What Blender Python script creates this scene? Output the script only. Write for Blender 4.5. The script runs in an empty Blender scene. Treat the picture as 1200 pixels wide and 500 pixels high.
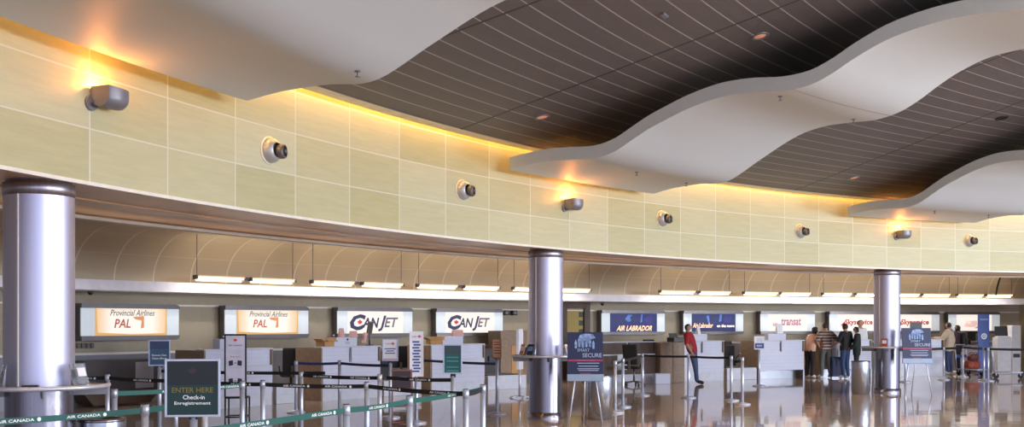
import bpy, bmesh, math, random
from mathutils import Vector, Matrix
random.seed(7)
PI = math.pi
COL = bpy.context.scene.collection
# ------------------------------------------------------------------ plan of the hall
# The check-in hall is a set of concentric arcs round CX, CY.  a = angle in degrees along the arc.
CX, CY, RW = 22.3746, 1.3258, 27.83        # centre and radius of the upper wall
F, H0, EYE = 1250.0, 379.0, 1.7            # focal length and horizon of the survey photograph, eye height

def pol(R, a, z=0.0):
    t = math.radians(a)
    return Vector((CX - R*math.cos(t), CY + R*math.sin(t), z))
def rot(a):                                 # local X along the arc, local Y outward (away from the hall)
    return math.radians(90 - a)
def at(px, D, z=0.0):                       # survey point: column px, depth D
    return Vector(((px-600)/F*D, D, z))
def floor_at(px, y):                        # survey point on the floor
    return at(px, F*EYE/(y-H0))
def on_arc(px, R):                          # angle where the sight line px meets arc R
    k = (px-600)/F
    A = k*k+1; B = -2*(k*CX+CY); C = CX*CX+CY*CY-R*R
    D = (-B+math.sqrt(B*B-4*A*C))/(2*A)
    return math.degrees(math.atan2(D-CY, CX-k*D))

# ------------------------------------------------------------------ materials
def lin(h):
    h = h.lstrip('#'); o = []
    for i in (0, 2, 4):
        v = int(h[i:i+2], 16)/255
        o.append(v/12.92 if v <= .04045 else ((v+.055)/1.055)**2.4)
    return tuple(o)+(1.0,)
MATS = {}
def M(name, col='#808080', rough=.5, metal=0.0, emit=None, es=1.0, ns=6.0, na=.06, spec=.5, alpha=1.0, trans=0.0, bump=0.0):
    if name in MATS: return MATS[name]
    m = bpy.data.materials.new(name); m.use_nodes = True
    nt = m.node_tree; b = nt.nodes['Principled BSDF']
    c = lin(col)
    tc = nt.nodes.new('ShaderNodeTexCoord'); nz = nt.nodes.new('ShaderNodeTexNoise')
    nz.inputs['Scale'].default_value = ns; nz.inputs['Detail'].default_value = 3
    nt.links.new(tc.outputs['Object'], nz.inputs['Vector'])
    rp = nt.nodes.new('ShaderNodeValToRGB')
    rp.color_ramp.elements[0].position = .3; rp.color_ramp.elements[1].position = .7
    rp.color_ramp.elements[0].color = tuple(v*(1-na) for v in c[:3])+(1,)
    rp.color_ramp.elements[1].color = tuple(min(1, v*(1+na)) for v in c[:3])+(1,)
    nt.links.new(nz.outputs['Fac'], rp.inputs['Fac'])
    nt.links.new(rp.outputs['Color'], b.inputs['Base Color'])
    b.inputs['Roughness'].default_value = rough; b.inputs['Metallic'].default_value = metal
    b.inputs['Specular IOR Level'].default_value = spec
    if trans: b.inputs['Transmission Weight'].default_value = trans
    if alpha < 1: b.inputs['Alpha'].default_value = alpha
    if emit:
        b.inputs['Emission Color'].default_value = lin(emit); b.inputs['Emission Strength'].default_value = es
    if bump:
        bp = nt.nodes.new('ShaderNodeBump'); bp.inputs['Strength'].default_value = bump
        nt.links.new(nz.outputs['Fac'], bp.inputs['Height']); nt.links.new(bp.outputs['Normal'], b.inputs['Normal'])
    MATS[name] = m
    return m

def nd(nt, t, **kw):
    n = nt.nodes.new(t)
    for k, v in kw.items(): setattr(n, k, v)
    return n
def mth(nt, op, a, b=None, c=None):
    n = nt.nodes.new('ShaderNodeMath'); n.operation = op
    for i, v in enumerate((a, b, c)):
        if v is None: continue
        if isinstance(v, (int, float)): n.inputs[i].default_value = v
        else: nt.links.new(v, n.inputs[i])
    return n.outputs[0]
def mixc(nt, fac, a, b, bt='MIX'):
    n = nt.nodes.new('ShaderNodeMix'); n.data_type = 'RGBA'; n.blend_type = bt
    for i, v in ((0, fac), (6, a), (7, b)):
        if isinstance(v, (int, float)): n.inputs[i].default_value = v
        elif isinstance(v, tuple): n.inputs[i].default_value = v
        else: nt.links.new(v, n.inputs[i])
    return n.outputs[2]
def grid_lines(nt, coord, width):            # 1 on the joint lines of a unit grid along coord
    fr = mth(nt, 'FRACT', coord)
    d = mth(nt, 'MINIMUM', fr, mth(nt, 'SUBTRACT', 1.0, fr))
    return mth(nt, 'LESS_THAN', d, width)
def uv_mat(name):
    m = bpy.data.materials.new(name); m.use_nodes = True
    nt = m.node_tree; b = nt.nodes['Principled BSDF']
    uv = nd(nt, 'ShaderNodeUVMap'); uv.uv_map = 'UVMap'
    sx = nd(nt, 'ShaderNodeSeparateXYZ'); nt.links.new(uv.outputs['UV'], sx.inputs[0])
    return m, nt, b, uv.outputs['UV'], sx.outputs[0], sx.outputs[1]

def make_panel_wall():                       # pale maple veneer panels with light joints (u, v count panels)
    m, nt, b, uv, u, v = uv_mat('maple_panels')
    cell = nd(nt, 'ShaderNodeVectorMath', operation='FLOOR'); nt.links.new(uv, cell.inputs[0])
    wn = nd(nt, 'ShaderNodeTexWhiteNoise'); nt.links.new(cell.outputs[0], wn.inputs['Vector'])
    mp = nd(nt, 'ShaderNodeMapping'); mp.inputs['Scale'].default_value = (.8, 3.6, 1); nt.links.new(uv, mp.inputs['Vector'])
    add = nd(nt, 'ShaderNodeVectorMath', operation='ADD'); nt.links.new(mp.outputs[0], add.inputs[0]); nt.links.new(wn.outputs['Color'], add.inputs[1])
    nz = nd(nt, 'ShaderNodeTexNoise'); nz.inputs['Scale'].default_value = 2.6; nz.inputs['Detail'].default_value = 8; nz.inputs['Roughness'].default_value = .68; nt.links.new(add.outputs[0], nz.inputs['Vector'])
    base = mixc(nt, nz.outputs['Fac'], lin('#988f60'), lin('#c9c39d'))
    var = mixc(nt, wn.outputs['Value'], lin('#aea67a'), lin('#d3d0b6'))
    c = mixc(nt, .42, base, var)
    lu = grid_lines(nt, u, .008); lv = grid_lines(nt, v, .014)
    ln = mth(nt, 'MAXIMUM', lu, lv)
    c = mixc(nt, ln, c, lin('#cfcbba'))
    nt.links.new(c, b.inputs['Base Color']); b.inputs['Roughness'].default_value = .45
    return m
def make_slats():                            # dark ceiling slats: v counts slats, u counts bays
    m, nt, b, uv, u, v = uv_mat('ceiling_slats')
    ln = grid_lines(nt, v, .028)
    nz = nd(nt, 'ShaderNodeTexNoise'); nz.inputs['Scale'].default_value = 1.3; nt.links.new(uv, nz.inputs['Vector'])
    c = mixc(nt, nz.outputs['Fac'], lin('#5b5658'), lin('#676263'))
    c = mixc(nt, ln, c, lin('#aaa6a8'))
    seam = grid_lines(nt, u, .008)
    c = mixc(nt, seam, c, lin('#3a3432'))
    nt.links.new(c, b.inputs['Base Color']); b.inputs['Roughness'].default_value = .5
    return m
def make_vault():
    m, nt, b, uv, u, v = uv_mat('vault_panels')
    lu = grid_lines(nt, u, .016); lv = grid_lines(nt, v, .012)
    nz = nd(nt, 'ShaderNodeTexNoise'); nz.inputs['Scale'].default_value = .7; nt.links.new(uv, nz.inputs['Vector'])
    c = mixc(nt, nz.outputs['Fac'], lin('#c0b098'), lin('#cfc0a6'))
    c = mixc(nt, mth(nt, 'MAXIMUM', lu, mth(nt, 'MULTIPLY', lv, .5)), c, lin('#e4dccb'))
    nt.links.new(c, b.inputs['Base Color']); b.inputs['Roughness'].default_value = .35; b.inputs['Metallic'].default_value = .15
    return m
def make_floor():                            # polished stone tiles
    m = bpy.data.materials.new('polished_floor'); m.use_nodes = True
    nt = m.node_tree; b = nt.nodes['Principled BSDF']
    tc = nd(nt, 'ShaderNodeTexCoord'); sx = nd(nt, 'ShaderNodeSeparateXYZ'); nt.links.new(tc.outputs['Object'], sx.inputs[0])
    u = mth(nt, 'MULTIPLY', sx.outputs[0], .8); v = mth(nt, 'MULTIPLY', sx.outputs[1], .8)
    ln = mth(nt, 'MAXIMUM', grid_lines(nt, u, .006), grid_lines(nt, v, .006))
    nz = nd(nt, 'ShaderNodeTexNoise'); nz.inputs['Scale'].default_value = 3; nz.inputs['Detail'].default_value = 8; nt.links.new(tc.outputs['Object'], nz.inputs['Vector'])
    n2 = nd(nt, 'ShaderNodeTexNoise'); n2.inputs['Scale'].default_value = .25; nt.links.new(tc.outputs['Object'], n2.inputs['Vector'])
    c = mixc(nt, nz.outputs['Fac'], lin('#ad9484'), lin('#cbb5a7'))
    c = mixc(nt, mth(nt, 'MULTIPLY', n2.outputs['Fac'], .5), c, lin('#c6b8aa'))
    c = mixc(nt, ln, c, lin('#5d463c'))
    nt.links.new(c, b.inputs['Base Color']); b.inputs['Roughness'].default_value = .05
    b.inputs['Specular IOR Level'].default_value = .6
    n3 = nd(nt, 'ShaderNodeTexNoise'); n3.inputs['Scale'].default_value = 1.6; nt.links.new(tc.outputs['Object'], n3.inputs['Vector'])
    bp = nd(nt, 'ShaderNodeBump'); bp.inputs['Strength'].default_value = .012; bp.inputs['Distance'].default_value = .2
    nt.links.new(n3.outputs['Fac'], bp.inputs['Height']); nt.links.new(bp.outputs['Normal'], b.inputs['Normal'])
    return m
def make_brushed(name, col, r, streak=.12):  # brushed steel with vertical streaks round the axis
    m = bpy.data.materials.new(name); m.use_nodes = True
    nt = m.node_tree; b = nt.nodes['Principled BSDF']
    tc = nd(nt, 'ShaderNodeTexCoord'); mp = nd(nt, 'ShaderNodeMapping'); mp.inputs['Scale'].default_value = (14, 14, .15)
    nt.links.new(tc.outputs['Object'], mp.inputs['Vector'])
    nz = nd(nt, 'ShaderNodeTexNoise'); nz.inputs['Scale'].default_value = 3; nt.links.new(mp.outputs[0], nz.inputs['Vector'])
    c = lin(col)
    cc = mixc(nt, nz.outputs['Fac'], tuple(v*(1-streak) for v in c[:3])+(1,), c)
    nt.links.new(cc, b.inputs['Base Color']); b.inputs['Metallic'].default_value = 1; b.inputs['Roughness'].default_value = r
    return m

m_panel = make_panel_wall(); m_slats = make_slats(); m_vault = make_vault(); m_floor = make_floor()
m_steel = make_brushed('brushed_steel', '#d4d4ec', .46)
m_polish = make_brushed('polished_steel', '#9c98a4', .26, .5)
m_post = M('post_steel', '#c9d0e2', .38, .55)
m_binsteel = make_brushed('bin_steel', '#b9c0cc', .25)
m_soffit = M('soffit_brown', '#e6c09a', .3, na=.18, ns=.9)
m_white = M('ledge_white', '#efecf6', .5)
m_trimw = M('trim_white', '#e2dcd2', .5)
m_taupe = M('wall_taupe', '#a79c88', .7, na=.03)
m_dado = M('wall_dado', '#9fa1ac', .6, na=.03)
m_beige = M('end_wall_beige', '#b7a682', .7)
m_cloud = M('ribbon_white', '#c9cdd0', .55, na=.02, ns=.6)
m_fascia = M('ribbon_edge', '#c9cdd1', .55, na=.02)
m_grey = M('sconce_grey', '#7d7c83', .4, .3)
m_dark = M('near_black', '#17171a', .4)
m_black = M('belt_black', '#16181f', .6)
m_green = M('belt_green', '#1c5a54', .6)
m_navy = M('belt_navy', '#232462', .6)
m_print = M('print_white', '#f0f2f4', .6, emit='#f0f2f4', es=.12)
m_wood = M('counter_wood', '#86705c', .5, na=.15, ns=9)
m_darkwood = M('dark_wood', '#4d3a2e', .5, na=.15)
m_lam = M('counter_laminate', '#c6c9dc', .35, na=.02)
m_lam2 = M('laminate_joint', '#b4b7ca', .5)
m_top = M('counter_top', '#c2c4cf', .3)
m_kick = M('kick_steel', '#8d8f98', .3, .7)
m_gun = M('sign_gunmetal', '#6c686a', .35, .5)
m_signend = M('sign_end_white', '#dfe8ee', .5, emit='#dfeaf2', es=.25)
m_glow = M('lit_white', '#6a6866', .5, emit='#fff3ea', es=.93)
m_cream = M('lit_cream', '#6a645c', .5, emit='#ffe9c0', es=.93, ns=1.5, na=.1)
nt_ = m_cream.node_tree; b_ = nt_.nodes['Principled BSDF']
tc_ = nd(nt_, 'ShaderNodeTexCoord'); sx_ = nd(nt_, 'ShaderNodeSeparateXYZ'); nt_.links.new(tc_.outputs['Object'], sx_.inputs[0])
q_ = mth(nt_, 'MAXIMUM', mth(nt_, 'MULTIPLY', mth(nt_, 'ABSOLUTE', sx_.outputs[0]), 1.1), mth(nt_, 'MULTIPLY', mth(nt_, 'ABSOLUTE', sx_.outputs[2]), 2.6))
rp_ = nd(nt_, 'ShaderNodeValToRGB'); nt_.links.new(q_, rp_.inputs['Fac'])  # bright bloom at the sign's centre painted into its emission colour
rp_.color_ramp.elements[0].position = .55; rp_.color_ramp.elements[0].color = lin('#fff8ee'); rp_.color_ramp.elements[1].position = .95; rp_.color_ramp.elements[1].color = lin('#f2c487')
nt_.links.new(rp_.outputs['Color'], b_.inputs['Emission Color'])
m_blueimg = M('lit_blue', '#0e1740', .5, emit='#1a2b78', es=.5, ns=4, na=.5)
m_tube = M('fluorescent_tube', '#fff0d8', .5, emit='#ffe0b0', es=2.6)
m_fix = M('fixture_white', '#efe6d6', .5, emit='#ffdcae', es=.35)
m_leafred = M('leaf_red', '#c8202c', .5, emit='#c8202c', es=.25)
m_cardb = M('cardboard', '#b98f5e', .8, na=.1)
m_poster = M('poster_navy', '#18234c', .5, na=.15, ns=3)
m_acr = M('clear_acrylic', '#e8eef5', .05, trans=.9)
m_paper = M('paper_white', '#eceaf0', .7)
m_skin = M('skin', '#c09078', .6)

# ------------------------------------------------------------------ mesh helpers
class MB:
    def __init__(self): self.bm = bmesh.new(); self.mats = []
    def _m(self, mat):
        if mat is None: return 0
        if mat not in self.mats: self.mats.append(mat)
        return self.mats.index(mat)
    def _apply(self, verts, mtx, mat, smooth=False):
        bmesh.ops.transform(self.bm, matrix=mtx, verts=verts)
        i = self._m(mat)
        fs = set(f for v in verts for f in v.link_faces)
        for f in fs: f.material_index = i; f.smooth = smooth
    def box(self, c, s, mat=None, r=(0, 0, 0), bev=0.0):
        g = bmesh.ops.create_cube(self.bm, size=1.0); vs = g['verts']
        from mathutils import Euler
        bmesh.ops.scale(self.bm, vec=s, verts=vs)
        if bev:
            es = list(set(e for v in vs for e in v.link_edges))
            o = bmesh.ops.bevel(self.bm, geom=es, offset=bev, segments=2, affect='EDGES', profile=.6)
            vs = list(set(o['verts']) | set(v for f in o['faces'] for v in f.verts))
            vs = list(set(v for v in vs))
            # include whole island
            seen = set(vs); st = list(vs)
            while st:
                v = st.pop()
                for e in v.link_edges:
                    w = e.other_vert(v)
                    if w not in seen: seen.add(w); st.append(w)
            vs = list(seen)
        self._apply(vs, Matrix.Translation(c) @ Euler(r).to_matrix().to_4x4(), mat)
        return self
    def cyl(self, p0, p1, r0, r1=None, mat=None, n=16, smooth=True):
        p0, p1 = Vector(p0), Vector(p1); r1 = r0 if r1 is None else r1
        d = p1-p0
        g = bmesh.ops.create_cone(self.bm, cap_ends=True, segments=n, radius1=r0, radius2=r1, depth=d.length)
        q = d.to_track_quat('Z', 'Y')
        self._apply(g['verts'], Matrix.Translation((p0+p1)/2) @ q.to_matrix().to_4x4(), mat, smooth)
        for v in g['verts']:
            for f in v.link_faces:
                if len(f.verts) > 4: f.smooth = False
        return self
    def sph(self, c, r, mat=None, s=(1, 1, 1), n=14):
        g = bmesh.ops.create_uvsphere(self.bm, u_segments=n, v_segments=max(6, n//2), radius=r)
        self._apply(g['verts'], Matrix.Translation(c) @ Matrix.Diagonal((*s, 1)), mat, True)
        return self
    def lathe(self, prof, c=(0, 0, 0), mat=None, n=32, mtx=None):
        rings = []
        for (r, z) in prof:
            if r <= 1e-6: rings.append([self.bm.verts.new((0, 0, z))])
            else: rings.append([self.bm.verts.new((r*math.cos(2*PI*k/n), r*math.sin(2*PI*k/n), z)) for k in range(n)])
        for A, B in zip(rings[:-1], rings[1:]):
            for k in range(n):
                k2 = (k+1) % n
                if len(A) == 1 and len(B) == 1: continue
                if len(A) == 1: self.bm.faces.new((A[0], B[k2], B[k]))
                elif len(B) == 1: self.bm.faces.new((A[k], A[k2], B[0]))
                else: self.bm.faces.new((A[k], A[k2], B[k2], B[k]))
        vs = [v for r_ in rings for v in r_]
        self._apply(vs, (Matrix.Translation(c) @ mtx) if mtx else Matrix.Translation(c), mat, True)
        return self
    def tube(self, pts, r, mat=None, n=8):
        pts = [Vector(p) for p in pts]; rings = []
        for i, p in enumerate(pts):
            d = (pts[min(i+1, len(pts)-1)]-pts[max(i-1, 0)]).normalized()
            q = d.to_track_quat('Z', 'Y')
            rings.append([self.bm.verts.new(p + q @ Vector((r*math.cos(2*PI*k/n), r*math.sin(2*PI*k/n), 0))) for k in range(n)])
        i_ = self._m(mat); fs = []
        for A, B in zip(rings[:-1], rings[1:]):
            for k in range(n): fs.append(self.bm.faces.new((A[k], A[(k+1) % n], B[(k+1) % n], B[k])))
        fs.append(self.bm.faces.new(rings[0][::-1])); fs.append(self.bm.faces.new(rings[-1]))
        for f in fs: f.material_index = i_; f.smooth = len(f.verts) == 4
        return self
    def prism(self, poly, axis, a, b, mat=None, smooth=False):
        """polygon in the plane across axis ('x','y','z'), extruded from a to b"""
        def P(u, v, w): return {'x': (w, u, v), 'y': (u, w, v), 'z': (u, v, w)}[axis]
        A = [self.bm.verts.new(P(u, v, a)) for u, v in poly]; B = [self.bm.verts.new(P(u, v, b)) for u, v in poly]
        n = len(poly); i_ = self._m(mat); fs = [self.bm.faces.new(A), self.bm.faces.new(B[::-1])]
        for k in range(n):
            f = self.bm.faces.new((A[k], B[k], B[(k+1) % n], A[(k+1) % n])); f.smooth = smooth; fs.append(f)
        for f in fs: f.material_index = i_
        return self
    def build(self, name, mat=None, parent=None, loc=(0, 0, 0), rz=0.0, fixn=True):
        if fixn: bmesh.ops.recalc_face_normals(self.bm, faces=self.bm.faces)
        me = bpy.data.meshes.new(name); self.bm.to_mesh(me); self.bm.free()
        ms = self.mats if self.mats else [mat]
        if mat is not None and not self.mats: ms = [mat]
        for m_ in ms: me.materials.append(m_)
        o = bpy.data.objects.new(name, me); COL.objects.link(o)
        o.location = loc; o.rotation_euler.z = rz
        if parent: o.parent = parent
        return o

def tag(o, label=None, cat=None, group=None, kind=None):
    if label: o['label'] = label
    if cat: o['category'] = cat
    if group: o['group'] = group
    if kind: o['kind'] = kind
    return o
def thing(name, label, cat, loc=(0, 0, 0), rz=0.0, group=None):
    o = bpy.data.objects.new(name, None); COL.objects.link(o); o.empty_display_size = .2
    o.location = loc; o.rotation_euler.z = rz
    return tag(o, label, cat, group)
def struct(o): o['kind'] = 'structure'; return o
def copy_tree(o, parent=None):
    c = o.copy(); COL.objects.link(c)
    if parent: c.parent = parent
    for ch in list(o.children): copy_tree(ch, c)
    return c

def text(body, name, mat, parent, loc, height=None, width=None, rz=0.0, shear=0.0, rx=PI/2, ext=.001, align='CENTER', bold=0.0):
    cu = bpy.data.curves.new(name, 'FONT'); cu.body = body; cu.size = 1; cu.shear = shear
    cu.align_x = align; cu.align_y = 'CENTER'; cu.extrude = 0; cu.offset = bold; cu.resolution_u = 2
    t = bpy.data.objects.new('tmp_text', cu); COL.objects.link(t)
    dg = bpy.context.evaluated_depsgraph_get(); dg.update()
    me = bpy.data.meshes.new_from_object(t.evaluated_get(dg)); bpy.data.objects.remove(t)
    xs = [v.co.x for v in me.vertices]; ys = [v.co.y for v in me.vertices]
    w, h = max(xs)-min(xs), max(ys)-min(ys)
    mx, my = (max(xs)+min(xs))/2, (max(ys)+min(ys))/2
    if align != 'CENTER': mx = min(xs)
    sy = height/h if height else width/w; sx = width/w if width else sy
    for v in me.vertices: v.co = ((v.co.x-mx)*sx, (v.co.y-my)*sy, 0)
    me.materials.clear(); me.materials.append(mat); me.name = name
    o = bpy.data.objects.new(name, me); COL.objects.link(o)
    o.parent = parent; o.location = loc; o.rotation_euler = (rx, 0, rz)
    return o
LEAF = [(0, 1), (.18, .62), (.38, .72), (.30, .28), (.52, .5), (.60, .36), (.92, .42), (.80, .16), (.95, .04), (.50, -.32), (.56, -.5), (.06, -.42), (.05, -.95)]
LEAF = LEAF + [(-x, y) for x, y in LEAF[:0:-1]]
def leaf(parent, mat, loc, size, rz=0.0, name='maple_leaf'):
    b = MB(); b.prism([(x*size, y*size) for x, y in LEAF], 'y', 0, .002, mat)
    return b.build(name, None, parent, loc, rz)
def flat(parent, name, mat, pts, y, th=.002):   # flat printed shape in the XZ plane
    b = MB(); b.prism(pts, 'y', y, y-th, mat); return b.build(name, None, parent)

def arc_surface(name, prof, a0, a1, da, mat, uv=None, thick=0):
    """surface of profile [(R, z, v)] swept along the arc; uv = angle step of one u unit and its origin"""
    bm = bmesh.new(); n = max(2, int(round((a1-a0)/da)))
    L = bm.loops.layers.uv.new('UVMap')
    rows = []
    for i in range(n+1):
        a = a0+(a1-a0)*i/n
        rows.append((a, [bm.verts.new(pol(p[0], a, p[1])) for p in prof]))
    st, org = uv if uv else (1.0, 0.0)
    for (aa, A), (ab, B) in zip(rows[:-1], rows[1:]):
        for j in range(len(prof)-1):
            f = bm.faces.new((A[j], B[j], B[j+1], A[j+1])); f.smooth = True
            vj, vk = (prof[j][2] if len(prof[j]) > 2 else j), (prof[j+1][2] if len(prof[j+1]) > 2 else j+1)
            for l, (q, w) in zip(f.loops, ((aa, vj), (ab, vj), (ab, vk), (aa, vk))): l[L].uv = ((q-org)/st, w)
    me = bpy.data.meshes.new(name); bm.to_mesh(me); bm.free(); me.materials.append(mat)
    o = bpy.data.objects.new(name, me); COL.objects.link(o)
    return o
def arc_solid(name, rect, a0, a1, da, mat):      # rectangle R0,R1,z0,z1 swept
    R0, R1, z0, z1 = rect
    b = MB(); n = max(1, int(round((a1-a0)/da))); rows = []
    for i in range(n+1):
        a = a0+(a1-a0)*i/n
        rows.append([b.bm.verts.new(pol(R, a, z)) for R, z in ((R0, z0), (R1, z0), (R1, z1), (R0, z1))])
    for A, B in zip(rows[:-1], rows[1:]):
        for j in range(4): b.bm.faces.new((A[j], B[j], B[(j+1) % 4], A[(j+1) % 4]))
    b.bm.faces.new(rows[0]); b.bm.faces.new(rows[-1][::-1])
    return b.build(name, mat)

# ------------------------------------------------------------------ the setting
A0, A1 = -8.0, 92.0
JO, JS = 18.49, 2.3835                        # first panel joint and panel step (degrees)
b = MB(); b.box((10, 14, -.05), (110, 84, .1)); struct(b.build('floor', m_floor))
ZB, ZT, PH = 3.03, 4.60, .523
prof = [(RW, ZB, 0), (RW, ZB+PH, 1), (RW, ZB+2*PH, 2), (RW, ZT+.45, 3.86)]
struct(arc_surface('wall_front', prof, A0, A1, .8, m_panel, (JS, JO)))
struct(arc_solid('trim_1', (RW-.012, RW+.03, ZB-.015, ZB+.02), A0, A1, .8, m_trimw))
struct(arc_surface('ceiling_soffit', [(RW, ZB), (28.75, ZB), (28.75, ZB+.05), (30.3, ZB+.05), (30.3, ZB-.0), (30.36, ZB), (30.36, 3.78)], A0, A1, .8, m_soffit))
struct(arc_solid('trim_2', (30.24, 30.4, ZB-.012, ZB+.03), A0, A1, .8, m_trimw))
struct(arc_solid('trim_6', (28.72, 28.8, ZB-.012, ZB+.03), A0, A1, .8, m_soffit))
vp = [(36.95, 2.56)]
for k in range(0, 11):
    t = k/10*PI/2; vp.append((36.95-1.25*(1-math.cos(t)), 2.6+1.0*math.sin(t)))
vp += [(34.0, 3.68), (32.0, 3.75), (30.36, 3.78)]
Ls = [0]
for p, q in zip(vp[:-1], vp[1:]): Ls.append(Ls[-1]+math.hypot(p[0]-q[0], p[1]-q[1]))
struct(arc_surface('ceiling_vault', [(p[0], p[1], l/.62) for p, l in zip(vp, Ls)], A0, 84.1, .6, m_vault, (1.48, 32.62)))
struct(arc_solid('trim_3', (36.5, 37.7, 2.37, 2.58), A0, 83.2, .6, m_white))
RB = 37.7
struct(arc_surface('wall_back', [(RB, 1.06), (RB, 2.5)], A0, 84.2, .6, m_taupe))
struct(arc_surface('wall_back_lower', [(RB-.03, 0), (RB-.03, 1.06), (RB, 1.06)], A0, 84.2, .6, m_dado))
struct(arc_solid('trim_4', (RB-.04, RB+.05, 2.09, 2.13), A0, 84, .6, m_trimw))
struct(arc_solid('trim_5', (RB-.06, RB+.05, 1.04, 1.09), A0, 84, .6, m_trimw))
# radial end wall closing the check-in bay on the right
b = MB(); c = pol(33.4, 84.15, 1.95); b.box(c, (.12, 10.6, 3.9), m_beige, (0, 0, rot(84.15))); struct(b.build('wall_right'))
# ceiling, rising from the wall towards the hall
def zc(s): return 4.60+.212*s
cp = [(RW-s, zc(s), s/.292) for s in (.16, 1, 2, 3, 4, 5, 6, 7, 8, 9, 10, 11, 12, 13, 14, 16, 19, 22)]
struct(arc_surface('ceiling', cp, A0, A1, .8, m_slats, (7.15, 25.65)))
struct(arc_surface('trim_7', [(RW-.30, zc(.30)-.01), (RW-.15, zc(.16)-.012), (RW-.14, 5.0)], A0, A1, .8, m_trimw))
# warm cove strip hidden in the slot between ceiling and wall
m_cove = M('cove_strip', '#ffc060', .5, emit='#ffc050', es=34.0)
cove = arc_solid('cove_light_strip', (RW-.13, RW-.07, 4.86, 4.90), A0, A1, .8, m_cove)
tag(cove, 'continuous warm cove light strip hidden in the slot above the panelled wall', 'light')

# door opening between the check-in desks
ad = on_arc(673, RB)
d1 = thing('door_1', None, None, pol(RB, ad), rot(ad)); d1['kind'] = 'structure'
b = MB(); b.box((-.41, -.04, 1.18), (.14, .12, 2.36), m_darkwood).box((.43, -.04, 1.18), (.22, .12, 2.36), m_darkwood).box((0, -.04, 2.27), (.8, .12, .2), m_darkwood)
b.build('door_frame', None, d1)
b = MB(); b.box((0, -.012, 1.09), (.72, .03, 2.16), M('inner_room_glow', '#8f7c3c', .5, emit='#8a7430', es=.2)); dl = b.build('inner_room_panel', None, d1)  # flat yellow panel with a faint glow, standing in for the room inside
b = MB(); 
for z in (1.45, 1.72, 1.98): b.box((.24, -.035, z), (.16, .02, .16), m_dark)
b.build('dark_shelving', None, dl)  # dark blocks standing in for shelving in that room

# ------------------------------------------------------------------ hanging wave panels
LT = [(0, 4.19), (.29, 4.235), (.75, 4.265), (1.2, 4.25), (1.62, 4.235), (1.96, 4.31), (2.25, 4.45), (2.54, 4.59), (2.81, 4.69), (3.2, 4.82), (3.69, 4.92), (4.15, 4.93), (4.6, 4.89), (4.98, 4.92), (5.28, 5.03), (5.58, 5.19), (6, 5.37), (6.42, 5.47), (6.86, 5.52), (7.29, 5.52), (7.64, 5.50), (8, 5.55), (8.4, 5.74), (8.9, 5.95), (9.5, 6.1), (10.2, 6.14), (11, 6.16)]
RT = [(0, 4.21), (.4, 4.27), (.8, 4.295), (1.1, 4.30), (1.53, 4.275), (1.8, 4.34), (2.34, 4.61), (3.04, 4.93), (3.53, 5.04), (4.03, 5.05), (4.51, 5.035), (4.92, 5.11), (5.23, 5.25), (5.52, 5.42), (5.81, 5.57), (6.28, 5.73), (6.82, 5.78), (7.3, 5.77), (7.7, 5.79), (8.1, 5.9), (8.5, 6.08), (9, 6.25), (9.6, 6.34), (10.2, 6.36), (11, 6.4)]
def interp(T, s):
    for i in range(len(T)-1):
        if T[i][0] <= s <= T[i+1][0]:
            p0 = T[max(i-1, 0)]; p1 = T[i]; p2 = T[i+1]; p3 = T[min(i+2, len(T)-1)]
            h = p2[0]-p1[0]; u = (s-p1[0])/h
            m1 = (p2[1]-p0[1])/(p2[0]-p0[0])*h; m2 = (p3[1]-p1[1])/(p3[0]-p1[0])*h
            return (2*u**3-3*u*u+1)*p1[1]+(u**3-2*u*u+u)*m1+(-2*u**3+3*u*u)*p2[1]+(u**3-u*u)*m2
    return T[-1][1]
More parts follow.
